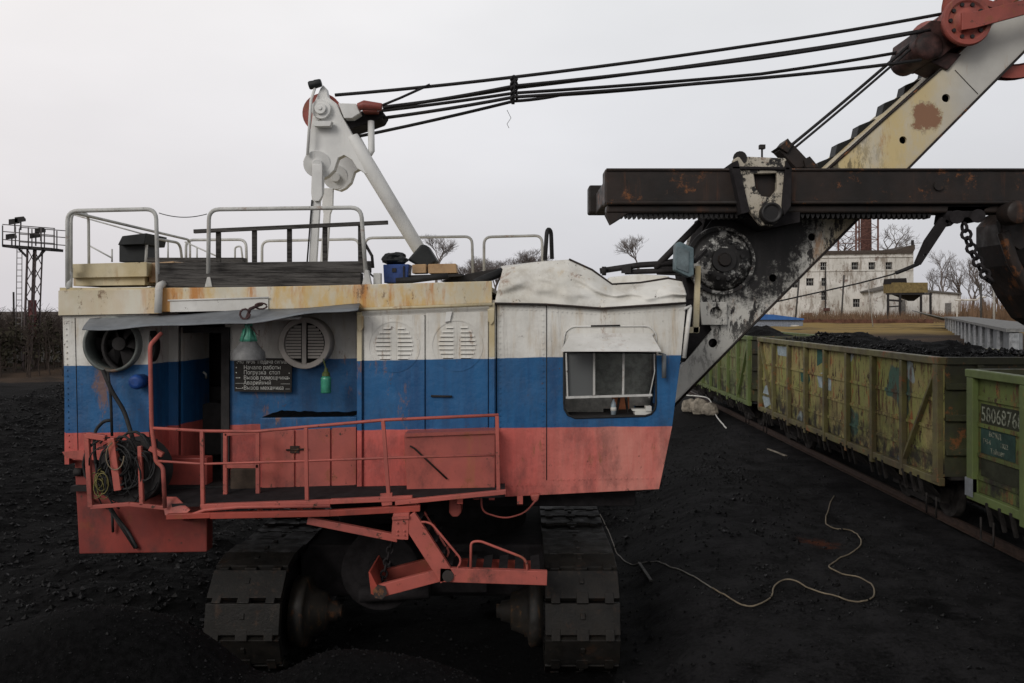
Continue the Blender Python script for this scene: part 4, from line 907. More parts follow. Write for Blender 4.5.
for pts, r in (([(103,370),(112,392),(124,410),(132,436),(136,450)], .028), ([(108,372),(111,400),(112,436)], .018), ([(112,420),(104,421),(95,430),(94,450),(97,470)], .022), ([(108,505),(118,519),(128,531),(137,548)], .02)):
    mb = MB(); pp = [P(u, v, 11.0-.1*(i > 2)) for i, (u, v) in enumerate(pts)]; mb.tube(arc(pp, .15), r, 8); B('power_cable', mb, 'rubber')
mb = MB(); mb.ext([(141,441),(154,440),(154,449),(141,450)], 10.8, .12); B('junction_box', mb, 'dark', bevel=.01)

# folding stair
def bar(name, a, b, Y, h, th=.08, mat='redl'):
    mb = MB(); mb.beam(P(*a, Y), P(*b, Y), th, h, (0,0,1)); return B(name, mb, mat, bevel=.006)
Ys = 10.35
mb = MB(); mb.ext([(393, 514), (409, 513), (408, 540), (391, 539)], Ys-.05, .10); mb.ext([(392,517),(409,516),(409,519),(392,520)], Ys-.08, .04)
for u in (397, 404):
    for v in (523, 531, 535): mb.cyl(P(u, v, Ys-.05), P(u, v, Ys-.075), .012, 8)
B('stair_gusset', mb, 'redl', bevel=.004)
bar('stair_stringer', (408, 516), (448, 578), Ys, .20); bar('stair_stringer', (414, 507), (458, 566), Ys+.75, .16, mat='red')
bar('stair_stringer', (440, 574), (547, 577.5), Ys, .17); bar('stair_stringer', (446, 563), (537, 566), Ys+.75, .12, mat='red')
bar('stair_stringer', (378, 591), (446, 573), Ys+.05, .15); bar('stair_stringer', (386, 575), (440, 561), Ys+.75, .15, mat='red')
for k in range(6):
    t_ = (k+.5)/6; a = P(446+t_*98, 572, Ys+.04); mb = MB(); mb.hexa([a+Vector((-.06,0,-.02)), a+Vector((.05,0,.0)), a+Vector((.05,.7,.0)), a+Vector((-.06,.7,-.02))], [p+Vector((0,0,.015)) for p in (a+Vector((-.06,0,-.02)), a+Vector((.05,0,.0)), a+Vector((.05,.7,.0)), a+Vector((-.06,.7,-.02)))]); B('stair_tread', mb, 'soot')
for k in range(5):
    t_ = (k+.5)/5; a = P(410+t_*38, 513+t_*58, Ys+.04); mb = MB(); mb.box(a.x-.1, a.x+.1, a.y, a.y+.7, a.z, a.z+.02); B('stair_tread', mb, 'soot')
mb = MB(); mb.tube(arc([P(416, 527, Ys-.02), P(421, 521.5, Ys-.02), P(431, 523, Ys-.02), P(462, 560, Ys-.02), P(456, 571, Ys-.02)], .1), .014); B('stair_hand_rail', mb, 'redl')
mb = MB(); mb.tube(arc([P(424,512,Ys+.3),P(449,552,Ys+.3),P(447,557,Ys+.3)], .1), .014); B('stair_hand_rail', mb, 'redl')
mb = MB(); mb.tube(arc([P(470.5, 577, Ys-.02), P(471, 542, Ys-.02), P(480, 541, Ys-.02), P(527, 559, Ys-.02), P(527, 584, Ys-.02)], .1), .016); B('stair_hand_rail', mb, 'redl')
mb = MB(); mb.cyl(P(448,576,Ys-.06), P(448,576,Ys+.04), .07, 14); B('stair_pivot', mb, 'brownrust'); mb = MB(); mb.cyl(P(380,592,Ys-.03), P(380,592,Ys+.06), .09, 6); B('stair_pivot', mb, 'brownrust')
mb = MB(); mb.ext([(368.5,572),(370,572),(378,588),(377,596),(371,594)], Ys+.0, .7); B('stair_end_plate', mb, 'red')
chain([P(u, v, Ys+.3) for u, v in ((392,541),(391,547),(389,553),(388,559),(386,565),(385,571),(383,577),(382,583))], .02, 'stair_chain')
mb = MB(); mb.ext([(449,494),(461,493),(461,513),(458,517),(452,517),(449,513)], 10.9, .3); B('under_lug', mb, 'redl', bevel=.02); mb = MB(); mb.ext([(470,492),(482,491),(480,500),(473,500)], 10.9, .2); B('under_lug', mb, 'redl', bevel=.02); mb = MB(); mb.ext([(530,495),(540,494),(538,501),(535,503),(532,501)], 11.2, .1); B('under_lug', mb, 'redl', bevel=.02)
mb = MB(); mb.tube(arc([P(481,496,10.9), P(482,512,10.9), P(505,519,10.95), P(525,513,11.05), P(536,500,11.1)], .4), .012); B('hose', mb, 'redl')

# ---------------------------------------------------------------- things on the roof
zr = 4.662
def rbox(name, u0, u1, Y, dY, h, mat, label, cat, z=zr, bevel=.01, **k):
    x0, x1 = P(u0,0,Y).x, P(u1,0,Y).x; mb = MB(); mb.box(x0, x1, Y, Y+dY, z, z+h); return mb.build(name, M[mat], bevel=bevel, label=label, cat=cat, **k)
e1 = empty('roof_bin', (P(110,0,11.9).x, 12.0, zr), 'long cream metal box along the rear edge of the roof', 'box')
mb = MB(); mb.ext([(71, 264), (147, 262), (147, 276.5), (71, 278)], 11.6, .9); B('lid', mb, 'cream', e1, bevel=.015)
mb = MB(); mb.ext([(73, 278), (145, 276.7), (145, 285), (73, 286)], 11.68, .8); B('body', mb, 'cream', e1, bevel=.01)
mb = MB(); mb.ext([(148, 263), (174, 261), (174, 281), (148, 283)], 11.75, .7); mb.build('timber_block', M['board'], bevel=.02, label='rust stained wooden block at the end of the cream roof box', cat='block')
e2 = empty('roof_ventilator', P(133, 262, 13.0), 'black hooded ventilator box sitting beside the cream box on the roof', 'ventilator')
mb = MB(); mb.ext([(119, 244), (144, 243), (146, 262), (119, 262)], 13.0, .5); mb.box(-6.0, -5.6, 13.05, 13.4, 4.66, 5.15); B('body', mb, 'tarp', e2, bevel=.01)
mb = MB(); mb.ext([(117.5, 245), (122, 236), (146.5, 233), (144, 244)], 12.85, .75); B('hood', mb, 'tarp', e2, bevel=.01)
def plank(a, b, Y, h, w_, lab, mat='wood', cat='plank', name='plank'):
    mb = MB(); mb.beam(P(*a, Y), P(*b, Y), w_, h); return mb.build(name, M[mat], bevel=.008, label=lab, cat=cat, group='timbers on the roof')
plank((161, 281.5), (362, 280.5), 11.42, .20, .20, 'lower dark timber beam lying along the near roof edge')
plank((159, 269), (370, 267), 11.65, .15, .25, 'upper dark timber beam stacked behind the railing')
plank((150, 262), (245, 262), 12.6, .12, .2, 'short charred beam lying behind the ladder')
e3 = empty('ladder', P(290, 262, 11.9), 'dark wooden ladder standing on its side on the roof beams', 'ladder')
mb = MB(); mb.beam(P(194, 231.5, 11.8), P(388, 222.5, 11.8), .05, .055); B('side_rail', mb, 'wood', e3, bevel=.004)
mb = MB(); mb.beam(P(200, 265.5, 12.0), P(372, 263, 12.0), .05, .055); B('side_rail', mb, 'wood', e3, bevel=.004)
for u, t0 in ((218.5, 230), (254.5, 228.5), (289.5, 227), (325, 225), (360.5, 223.5)):
    mb = MB(); mb.beam(P(u, t0, 11.82), P(u, 264, 11.98), .065, .04, (0,1,0)); B('rung', mb, 'wood', e3, bevel=.004)
mb = MB(); mb.extw([[P(u, v, 11.7) for u, v in ((383,264.5),(409,264),(407,283),(384,283))]], Vector((0,.35,0)))
e4 = mb.build('crate', M['blueplastic'], bevel=.012, label='small blue plastic crate on the roof by the railing end', cat='crate')
mb = MB(); mb.ext([(392,268),(396,268),(396,272),(392,272)], 11.68, .03); mb.ext([(403,266),(404.5,266),(404.5,282),(403,282)], 11.68, .03); mb.build('grip', M['dark'], e4)
def blob(c, r, seed, n=2, sq=(1,1,.6), amp=.35):
    bm = bmesh.new(); bmesh.ops.create_icosphere(bm, subdivisions=n+1, radius=1)
    mb = MB(); vs = []
    for v in bm.verts:
        p = v.co.normalized(); k = 1+amp*mnoise.noise(p*1.7+Vector((seed*3.3, 0, 0)))+amp*.5*mnoise.noise(p*4+Vector((0, seed, 0)))
        vs.append(Vector(c)+Vector((p.x*sq[0], p.y*sq[1], p.z*sq[2]))*r*k)
    fs = [tuple(v.index for v in f.verts) for f in bm.faces]; bm.free(); return mb.add(vs, fs, False)
blob(P(395, 259, 11.9), .18, 2, sq=(1,.8,.5)).build('rag_heap', M['tarp'], label='dark heap of rags on top of the blue crate', cat='rags')
mb = MB(); mb.ext([(407,260),(421,244),(427,245),(437,261),(430,266),(420,267)], 12.0, .4); mb.build('rubber_cover', M['tarp'], bevel=.03, label='black folded rubber cover at the foot of the white strut', cat='cover')
mb = MB(); mb.ext([(412,264.5),(426,264),(426,273),(412,273.5)], 11.75, .3); mb.build('board', M['board'], bevel=.012, label='short pale board beside the blue crate', cat='board', group='pale boards on the roof')
mb = MB(); mb.ext([(428,264),(456,263.5),(457,273),(428,273.5)], 11.78, .3); mb.build('board', M['board'], bevel=.012, label='longer pale yellow board behind the grey pipe', cat='board', group='pale boards on the roof')
mb = MB(); mb.ext([(384,276),(462,273.5),(462,276),(384,283)], 11.8, .5); mb.build('roof_plate', M['dark'], bevel=.005, label='flat dark steel plate under the pale boards', cat='plate')
mb = MB(); mb.tube([P(396,281,11.6), P(412,280,11.6), P(432,277.5,11.6), P(448,276,11.6)], .045, 10); mb.build('hose_length', M['rubber'], label='short grey rubber hose lying on the roof edge', cat='hose')
mb = MB(); mb.tube([P(473,284,11.3), P(487,278,11.5), P(502,272,11.6)], .062, 12); mb.build('rubber_pipe', M['rubber'], label='thick grey rubber pipe leaning on the cab roof corner', cat='pipe')
mb = MB(); mb.ext([(440,281),(472,273),(500,268),(500,272),(475,280),(462,284)], 12.0, .4); mb.build('steel_offcut', M['dark'], bevel=.005, label='thin dark steel offcut beside the cab roof', cat='offcut')
mb = MB(); mb.tube([P(70,268,11.5),P(69,290,11.3)], .04,10); B('drain_pipe', mb, 'pipe')

# hanging lamps
e5 = empty('hanging_lamp', P(249, 360, 10.9), 'grey bell shaped lamp with green socket hanging under the awning', 'lamp')
c = P(248.5, 360, 10.9)
mb = MB(); prof = [(0,.215),(.02,.21),(.10,.205),(.14,.17),(.20,.12),(.24,.10)]; mb.lathe(c, (0,0,1), prof, 28); B('lamp_shade', mb, 'shade', e5)
mb = MB(); c2 = c+Vector((0,0,.24)); mb.lathe(c2, (0,0,1), [(0,.10),(.05,.085),(.10,.05),(.15,.045),(.22,.05),(.25,.03)], 16)
for k in range(6): a = k*math.pi/3; mb.tube([c2+Vector((.105*math.cos(a),.105*math.sin(a),.0)), c2+Vector((.06*math.cos(a),.06*math.sin(a),.16))], .012, 6)
B('socket', mb, 'greensocket', e5)
mb = MB(); mb.tube([c2+Vector((0,0,.22)), P(247,318,10.9), P(250,309,10.85), P(262,304,11.1)], .022, 8); mb.tube([P(245+5*math.cos(t_*.6), 314+5*math.sin(t_*.6), 10.85) for t_ in range(11)], .014, 6); mb.tube([P(261+6*math.cos(t_*.6), 306+3*math.sin(t_*.6), 11.0) for t_ in range(11)], .012, 6)
mb.tube([c2+Vector((.03,-.03,.2)), P(256,333,10.85), P(259,336,10.85), P(259,330,10.85)], .008, 6); B('cord', mb, plain('brown_cord', (.05,.025,.025), .7), e5)
e6 = empty('lantern', P(326, 392, 11.5), 'small ribbed green glass lantern hanging below the round vent', 'lantern')
c = P(326, 393, 11.5); mb = MB(); prof = []
for k in range(12): prof += [(.018*k, .068+(.006 if k % 2 else -.002))]
mb.lathe(c, (0,0,1), prof+[(.23,.05)], 20); B('globe', mb, 'greenglass', e6)
mb = MB(); mb.lathe(c+Vector((0,0,.23)), (0,0,1), [(0,.055),(.04,.05),(.06,.03),(.11,.02)], 12); mb.tube([c+Vector((0,0,.33)), P(324,362,11.6), P(322,352,11.9)], .01, 6); B('cap', mb, plain('olive_cap', (.08,.10,.03), .6), e6)
# things on the cab sill
e7 = empty('bottle', P(612, 414, 11.45), 'clear plastic bottle with pale label on the cab window sill', 'bottle')
c = P(613.5, 414.5, 11.45); mb = MB(); mb.lathe(c, (0,0,1), [(0,.035),(.12,.037),(.16,.030),(.19,.014),(.21,.014)], 16); B('body', mb, plain('bottle_plastic', (.30,.36,.40), .2, 0, .5), e7)
mb = MB(); mb.lathe(c+Vector((0,0,.05)), (0,0,1), [(0,.040),(.05,.040)], 16); B('label_band', mb, 'paper', e7)
mb = MB(); mb.box(c.x-.7, c.x+.62, 11.36, 11.75, c.z-.05, c.z-.002); B('sill_shelf', mb, 'dark')
mb = MB(); p = P(636, 414.5, 11.45); mb.box(p.x-.02, p.x+.22, 11.40, 11.6, p.z, p.z+.05); mb.box(p.x-.05, p.x+.16, 11.42, 11.58, p.z+.05, p.z+.075); mb.box(p.x+.12, p.x+.2, 11.38, 11.5, p.z+.05, p.z+.12); mb.build('papers', M['paper'], bevel=.003, label='stack of white papers and a packet on the cab sill', cat='papers')
mb = MB(); p = P(616, 396, 12.2); mb.box(p.x-.05, p.x+.18, 12.1, 12.3, p.z-.25, p.z+.0); mb.build('orange_box', plain('faded_orange', (.35,.12,.05), .6), bevel=.01, label='faded orange box inside the cab behind the middle pane', cat='box')

# ---------------------------------------------------------------- cable on the ground
def onground(px, r):     # walk the photographed outline on to the terrain
    o = []
    for (u, v) in px:
        Y = 12.0
        for _ in range(25): Y = min(60, max(6, (CAMZ-float(H((u-U0)/F*Y, Y))-r)*F/(v-V0)))
        o.append(Vector(((u-U0)/F*Y, Y, float(H((u-U0)/F*Y, Y))+r*1.5)))
    return o
def smooth(pts, k=6):
    o = []; n = len(pts)
    for i in range(n-1):
        a, b, c, d = pts[max(i-1,0)], pts[i], pts[i+1], pts[min(i+2,n-1)]
        for j in range(k):
            t_ = j/k; o.append(.5*((2*b)+(-a+c)*t_+(2*a-5*b+4*c-d)*t_*t_+(-a+3*b-3*c+d)*t_**3))
    return o+[pts[-1]]
cb = [(834,496),(829,508),(826,524),(837,529),(852,531),(861,540),(857,549),(842,557),(829,566),(838,572),(858,577),(872,585),(873,597),(858,602),(832,595),(808,588),(796,581),(784,580),(774,587),(771,597),(757,605),(742,605),(728,597),(712,588)]
def drape(px, r):
    pts = smooth(onground(smooth([Vector((a, b)) for a, b in px], 3) if False else px, r), 8)
    return [Vector((p.x, p.y, float(H(p.x, p.y))+r*1.2)) for p in pts]
mb = MB(); mb.tube(drape(cb, .013), .0125, 6); mb.build('ground_cable', M['cable'], label='pale beige cable lying in loops on the coal ground', cat='cable')
mb = MB(); mb.tube(drape([(600,510),(608,530),(616,552),(630,564),(650,562),(668,566),(690,575),(712,588)], .010), .010, 6); mb.build('ground_cable', plain('grey_cable', (.16,.15,.13), .7), label='grey cable running from beside the right crawler track', cat='cable')
mb = MB(); g = drape([(639,563),(645,572),(651,581)], .03); mb.beam(g[0], g[-1], .05, .03); mb.build('stick', M['wood'], label='short wooden stick on the ground beside the right track', cat='stick')
mb = MB(); g = drape([(768,449),(776,452),(786,456)], .02); mb.beam(g[0], g[-1], .07, .03); mb.build('splinter', M['sandstone'], label='pale splinter of wood lying near the rail', cat='splinter')
def rock(u, v, Y, s_, seed, sq, lab):
    p = P(u, v, Y); mb = blob((p.x, Y, float(H(p.x, Y))+s_*sq[2]*.6), s_, seed, 2, sq, .25); mb.build('concrete_block', M['sandstone'], label=lab, cat='block', group='concrete blocks beside the rail')
# bound bundle of pale concrete lumps near the first wagon
for i, (u, v, s_, lab) in enumerate(((690, 403, .36, 'pale concrete lump nearest to the boom foot'), (700, 405, .40, 'middle pale concrete lump beside the rail'), (710, 408, .34, 'pale concrete lump with white cable draped over it'))):
    rock(u, v, 37.5-.6*i, s_, i+3, (1, .8, 1.0), lab)
mb = MB(); pw = [P(679,391,38.5), P(686,395,38.3), P(697,396,38), P(709,399,37.5), P(715,413,32)]; q_ = drape([(715,413),(720,421),(726,428)], .03); mb.tube(smooth(pw[:-1]+[q_[0]], 5)+q_[1:], .028, 6); mb.build('white_hose', M['chalk'], label='white hose draped over the pale concrete lumps', cat='hose')

# ---------------------------------------------------------------- open coal wagons
def wagonpaint(name, c1, c2, teal, pale, red, seed):
    t = NT(name)
    c = t.mix(t.ramp(t.noise(.9, 7, .65, seed=seed), .38, .62), c1, c2)
    c = t.mix(t.ramp(t.noise(.55, 3, .5, (1, .8, 1.1), seed+5), .625, .645, 0, teal), c, (.035, .10, .085))
    c = t.mix(t.ramp(t.noise(.62, 2, .4, (1, 1, 1.3), seed+8), .67, .68, 0, pale), c, (.26, .32, .33))
    c = t.mix(t.ramp(t.noise(2.0, 8, .8, (1, 1.2, .6), seed+11), .55, .61, 0, red), c, (.26, .075, .028))
    c = t.mix(t.ramp(t.noise(3.0, 8, .75, (2, 1.5, .3), seed+14), .50, .61, 0, .9), c, (.085, .040, .022))
    c = t.mix(t.ramp(t.noise(5, 9, .8, (1, 1, .4), seed+17), .555, .59), c, (.04, .022, .014))
    x, y, z = t.xyz(); c = t.mix(t.math('MULTIPLY', t.ramp(z, 2.4, 1.2), t.ramp(t.noise(2, 8, .7, seed=seed), .35, .6)), c, (.016, .015, .014))
    t.bump(t.noise(5, 7, .7), .35, .015)
    return t.fin(c, .7, 0, .2)
WD = plain('wagon_underframe', (.020, .018, .017), .85, 0, .15, .6, 5)
XC = 9.45
def wagon(y_near, y_far, top, mat, label, ribm, text=False, name='coal_wagon', heap=.15):
    wg = empty(name, (XC, (y_near+y_far)/2, .19), label, 'wagon', 'open coal wagons on the siding')
    L_ = y_far-y_near; x0, x1 = XC-1.55, XC+1.55; zb_ = 1.18
    def BW(n_, mb, m_, par=wg, **k): return mb.build(n_, m_, par, **k)
    for xs, sg in ((x0, 1), (x1, -1)):
        mb = MB(); a = xs+sg*.10; b = xs+sg*.14
        mb.box(min(a,b), max(a,b), y_near+.06, y_far-.06, zb_, top-.08)
        for zz in ((1.40, 1.80, 2.33, 2.80) if text else (1.55, 2.05, 2.6)): mb.box(min(a-sg*.03,a), max(a-sg*.03,a), y_near+.10, y_far-.10, zz, zz+.07)
        BW('side_wall', mb, mat)
        mb = MB(); mb.box(min(xs-sg*.03, xs+sg*.15), max(xs-sg*.03, xs+sg*.15), y_near, y_far, top-.14, top); BW('top_rail', mb, ribm, bevel=.015)
        mb = MB(); mb.box(min(xs, xs+sg*.12), max(xs, xs+sg*.12), y_near, y_far, zb_-.16, zb_-.01); BW('sill', mb, ribm, bevel=.01)
        for k in range(9):
            y_ = y_near+.02+(L_-.26)*k/8; w_ = .20 if k in (0, 8) else .13
            mb = MB(); mb.box(min(xs-sg*.02, xs+sg*.097), max(xs-sg*.02, xs+sg*.097), y_, y_+w_, zb_-.25 if k not in (0,8) else zb_-.1, top-.142); BW('rib', mb, ribm, bevel=.012)
        for (ya, yb) in ((y_near+.15, y_near+L_/8+.05), (y_far-.15, y_far-L_/8-.05)):
            if not text: mb = MB(); mb.beam((xs+sg*.05, ya, top-.2), (xs+sg*.05, yb, zb_+.05), .06, .10, (1,0,0)); BW('brace', mb, ribm, bevel=.008)
        for k in range(7):
            ya = y_near+.35+(L_-.5)*k/7+.25; mb = MB(); q = [Vector((xs+sg*.05, ya, zb_-.17)), Vector((xs+sg*.05, ya+1.1, zb_-.17)), Vector((xs+sg*.35, ya+1.1, zb_-.52)), Vector((xs+sg*.35, ya, zb_-.52))]
            mb.hexa(q, [p+Vector((sg*.02,0,.02)) for p in q])
            for f_ in (.2, .5, .85): mb.beam((xs+sg*.0, ya+1.1*f_, zb_-.10), (xs+sg*.10, ya+1.1*f_+.03, zb_-.50), .05, .06)
            BW('bottom_hatch', mb, WD)
    for yy, sg in ((y_near, 1), (y_far, -1)):
        mb = MB(); a, b = sorted((yy+sg*.08, yy+sg*.12)); mb.box(x0+.14, x1-.14, a, b, zb_, top-.08); a, b = sorted((yy+sg*.0, yy+sg*.12)); mb.box(x0+.15, x1-.15, a, b, top-.14, top)
        for zz in (1.6, 2.25, 2.85):
            a2, b2 = sorted((yy+sg*.0, yy+sg*.08)); mb.box(x0+.15, x1-.15, a2, b2, zz, zz+.12)
        for xx in (XC-.75, XC+.75): a2, b2 = sorted((yy-sg*.01, yy+sg*.078)); mb.box(xx-.06, xx+.06, a2, b2, zb_, top-.145)
        BW('end_wall', mb, bpy.data.materials.get('shaded_end_wall_paint') or paint('shaded_end_wall_paint', (.050,.055,.025), (.03,.03,.018), rust=.5, grime=.8), bevel=.01)  # end walls painted darker than the sides to imitate their shade
        mb = MB(); mb.box(XC-.12, XC+.12, *sorted((yy-sg*.55, yy)), .85, 1.08); mb.box(XC-.2, XC+.2, *sorted((yy-sg*.62, yy-sg*.4)), .80, 1.14); BW('coupler', mb, WD, bevel=.03)
        mb = MB(); mb.tube(sag((XC+.5, yy, .95), (XC+.2, yy-sg*.5, .8), .15), .03, 6); mb.tube([(x0+.1, yy+sg*.3, .75), (x0+.1, yy+sg*.3, .35), (x0+.1, yy+sg*.7, .35), (x0+.1, yy+sg*.7, .75)], .018, 6); BW('step', mb, WD)
    mb = MB(); mb.box(x0+.25, x1-.25, y_near+.05, y_far-.05, zb_-.06, zb_); mb.box(XC-.3, XC+.3, y_near, y_far, .80, zb_-.061); BW('underframe', mb, WD)
    for yc in (y_near+2.0, y_far-2.0):
        mb = MB()
        for xs in (XC-.98, XC+.98):
            mb.hexa([Vector((xs-.07, yc-1.15, .50)), Vector((xs-.07, yc+1.15, .50)), Vector((xs-.07, yc+.45, .92)), Vector((xs-.07, yc-.45, .92))], [Vector((xs+.07, yc-1.15, .50)), Vector((xs+.07, yc+1.15, .50)), Vector((xs+.07, yc+.45, .92)), Vector((xs+.07, yc-.45, .92))])
            mb.box(xs-.06, xs+.06, yc-.5, yc+.5, .36, .48)
            for dy in (-.925, .925): mb.box(xs-.10, xs+.10, yc+dy-.17, yc+dy+.17, .50, .80)
        mb.box(XC-1.0, XC+1.0, yc-.2, yc+.2, .62, .85); bg_ = BW('bogie', mb, WD, bevel=.012)
        for dy in (-.925, .925):
            for xs, sg in ((XC-.79, -1), (XC+.79, 1)):
                mb = MB(); mb.lathe((xs-sg*.07, yc+dy, .665), (sg,0,0), [(0,.50),(.03,.475),(.13,.465),(.13,.40),(.08,.38),(.08,.16),(.14,.14),(.20,.10)], 30); BW('wheel', mb, WD, bg_)
            mb = MB(); mb.cyl((XC-.8, yc+dy, .665), (XC+.8, yc+dy, .665), .08, 12); BW('axle', mb, WD, bg_)
        for xs in (XC-.98, XC+.98):
            for dy in (-.22, 0, .22):
                mb = MB(); mb.tube([(xs+.075*math.cos(a_*.9), yc+dy+.075*math.sin(a_*.9), .48+.012*a_) for a_ in range(0, 30)], .016, 5); BW('spring', mb, WD, bg_)
    if text:
        y0 = y_far-.30; xx = x0+.095
        mb = MB(); mb.box(xx-.004, xx+.004, y0-2.2, y0-.02, 2.40, 2.74); mb.box(xx-.004, xx+.004, y0-2.2, y0-.02, 1.48, 1.79); bd = BW('stencil_panel', mb, plain('grimy_panel', (.026,.028,.018), .85, 0, .15, .35, 3))
        mb = MB(); mb.box(xx-.006, xx+.002, y0-1.05, y0-.02, 1.88, 2.32); BW('stencil_panel', mb, plain('dark_teal_patch', (.022,.045,.038), .85, 0, .15, .35, 3))
        rot = Matrix(((0,0,-1),(-1,0,0),(0,1,0))).to_euler()
        mb = MB(); mb.text('58068768', Vector((xx-.008, y0-.03, 2.44)), .37, rot, .002, sx=.84)
        BW('number', mb, 'x' and M['dimtext'])
        mb = MB()
        for s_, yy, zz, sz in (('ВСЖД', .28, 2.20, .12), ('ТЧ-4', .08, 2.06, .12), ('1022', .62, 2.06, .12), ('Тайшет', .32, 1.92, .12)): mb.text(s_, Vector((xx-.010, y0-yy, zz)), sz, rot, .002)
        BW('stencil', mb, M['dimtext'])
        mb = MB(); mb.box(x0-.024, x0+.06, y_far-.24, y_far+.004, zb_-.10, zb_+.22); mb.build('white_corner', M['galv'], wg, label='white painted lower corner')
    # load
    n1, n2 = 26, 110; rows = []
    for i in range(n2):
        y_ = y_near+.14+(L_-.28)*i/(n2-1); row = []
        for j in range(n1):
            x_ = x0+.15+(x1-x0-.30)*j/(n1-1); e_ = min(1, 2.2*min(j, n1-1-j)/(n1-1)*1.2, 6*min(i, n2-1-i)/(n2-1))
            row.append(Vector((x_, y_, top-.30+e_*(.30+heap+float(.45*fbm(x_, y_, .45, 5, 11)))+.05*float(fbm(x_, y_, 4, 3, 12)))))
        rows.append(row)
    MB().sheet(rows, smooth=False).build('coal_load', M['coal'], recalc=False, kind='stuff', label='heap of black coal filling the '+('nearest wagon' if text else 'yellow green wagon' if heap > .1 else 'farthest wagon'))
    return wg
m1 = wagonpaint('yellow_green_wagon_paint', (.215, .225, .070), (.270, .225, .095), .9, .9, .9, 3)
m2 = wagonpaint('green_wagon_paint', (.105, .135, .040), (.085, .105, .034), .3, .1, .6, 9)
m3 = wagonpaint('far_green_wagon_paint', (.17, .20, .085), (.13, .155, .065), .4, .2, .2, 15)
r1 = paint('rusty_green_rib', (.125, .115, .042), (.075, .060, .030), rust=.8, streak=.5, streakc=(.13,.06,.03), chip=.8, grime=.6)
r2 = paint('green_rib', (.105, .140, .044), (.08, .105, .034), rust=.4, streak=.3, streakc=(.08,.05,.02), chip=.6, grime=.3)
wg2 = wagon(16.15, 28.6, 3.47, m1, 'yellow green open wagon with rust and teal patches, second from the camera', r1, heap=.16)
wagon(2.6, 15.15, 3.32, m2, 'green open wagon with chalk white number and white corner, nearest to the camera', r2, text=True, heap=-.35)
wagon(29.8, 42.3, 3.47, m3, 'pale green open wagon seen behind the boom foot, farthest of the train', r2, heap=.05)
def patch(px, mat, name='paint_patch'):
    X_ = 7.995; q = [Vector((X_, F*X_/(u-U0), CAMZ-(v-V0)*X_/(u-U0))) for u, v in px]; mb = MB(); mb.extw([q], Vector((.02, 0, 0))); mb.build(name, mat, wg2)
pb = plain('pale_blue_patch', (.26,.31,.33), .8, 0, .2, .35, 6); tl = plain('teal_patch', (.025,.075,.060), .8, 0, .2, .4, 6)
patch([(777,346),(788,347),(789,357),(778,355)], pb); patch([(817,374),(824,372),(831,380),(831,391),(819,387)], pb); patch([(800,369),(808,368),(810,380),(808,386),(801,381)], tl)
patch([(817,348),(822,349),(823,362),(817,366)], tl); patch([(765,386),(770,384),(771,404),(765,408),(762,396)], pb)
hp, hs = scatter(5000, XC-1.35, XC+1.35, 16.4, 28.3, .015, .08, lambda x, y: np.ones(len(x), bool))
hp[:, 2] = 3.47+.10+.45*fbm(hp[:, 0], hp[:, 1], .45, 5, 11)-.9*np.maximum(0, np.abs(hp[:, 0]-XC)-.7)*.6
setp(lumps('coal_crumbs', hp, hs, M['lump']), 'loose coal lumps on top of the heaped wagon load', kind='stuff')

# ---------------------------------------------------------------- background buildings
def gz(x, y): return float(H(x, y))
YF = 150.
fac = empty('factory_building', P(845, 322, YF), 'whitewashed three storey factory block with small dark windows and stained walls', 'building')
def wallpaint():
    t = NT('stained_whitewash'); c = t.mix(t.ramp(t.noise(.25, 7, .7), .35, .65), (.70, .68, .64), (.52, .50, .455))
    c = t.mix(t.ramp(t.noise(.5, 8, .75, (1.5, 1.5, .4), 3), .48, .62, 0, .8), c, (.20, .16, .125))
    c = t.mix(t.ramp(t.noise(.5, 10, .82, seed=6), .55, .61, 0, .8), c, (.15, .085, .065))
    x, y, z = t.xyz(); c = t.mix(t.math('MULTIPLY', t.ramp(z, 14, 16), t.ramp(t.noise(.5, 6, seed=8), .3, .6)), c, (.30, .25, .16))
    return t.fin(c, .9, 0, .15)
M['fwall'] = wallpaint()
wins = [(823.5, 266.5, 2.6, 3.8), (855, 266, 2.9, 3.3), (872, 266, 2.9, 3.3), (889, 266, 2.9, 3.3), (810, 282, 3.2, 3.3), (824, 282, 2.1, 3.5), (824, 296, 2.3, 3.6), (856.5, 303, 3.0, 3.6), (796, 266, 2.9, 3.3), (796,284,2.9,3.3)]
wins = [(u, v, a*1.2, b*1.15) for u, v, a, b in wins]
mb = MB(); mb.ext([(768, 254), (913.5, 252), (913.5, 330), (768, 330)], YF, .5, holes=[[(u-a, v-b), (u+a, v-b), (u+a, v+b), (u-a, v+b)] for u, v, a, b in wins])
xa, xb = P(768,0,YF).x, P(913.5,0,YF).x; zt_ = P(0,253,YF).z
mb.box(xa, xa+.4, YF+.5, YF+14, 1, zt_); mb.box(xb-.4, xb, YF+.5, YF+14, 1, zt_); mb.box(xa, xb, YF+14, YF+14.4, 1, zt_)
B('wall', mb, 'fwall', fac)
mb = MB(); mb.ext([(766,251.5),(895,250),(915,244.5),(915,249),(913,253),(766,255)], YF-.4, 15); B('roof', mb, plain('dark_roofing', (.07,.055,.045), .9), fac)
mb = MB(); mb.ext([(768,270.5),(913.5,269),(913.5,270.5),(768,272)], YF-.15, .15); mb.ext([(768,257),(913,255.5),(913,257),(768,258.5)], YF-.2, .2); B('string_course', mb, 'fwall', fac)
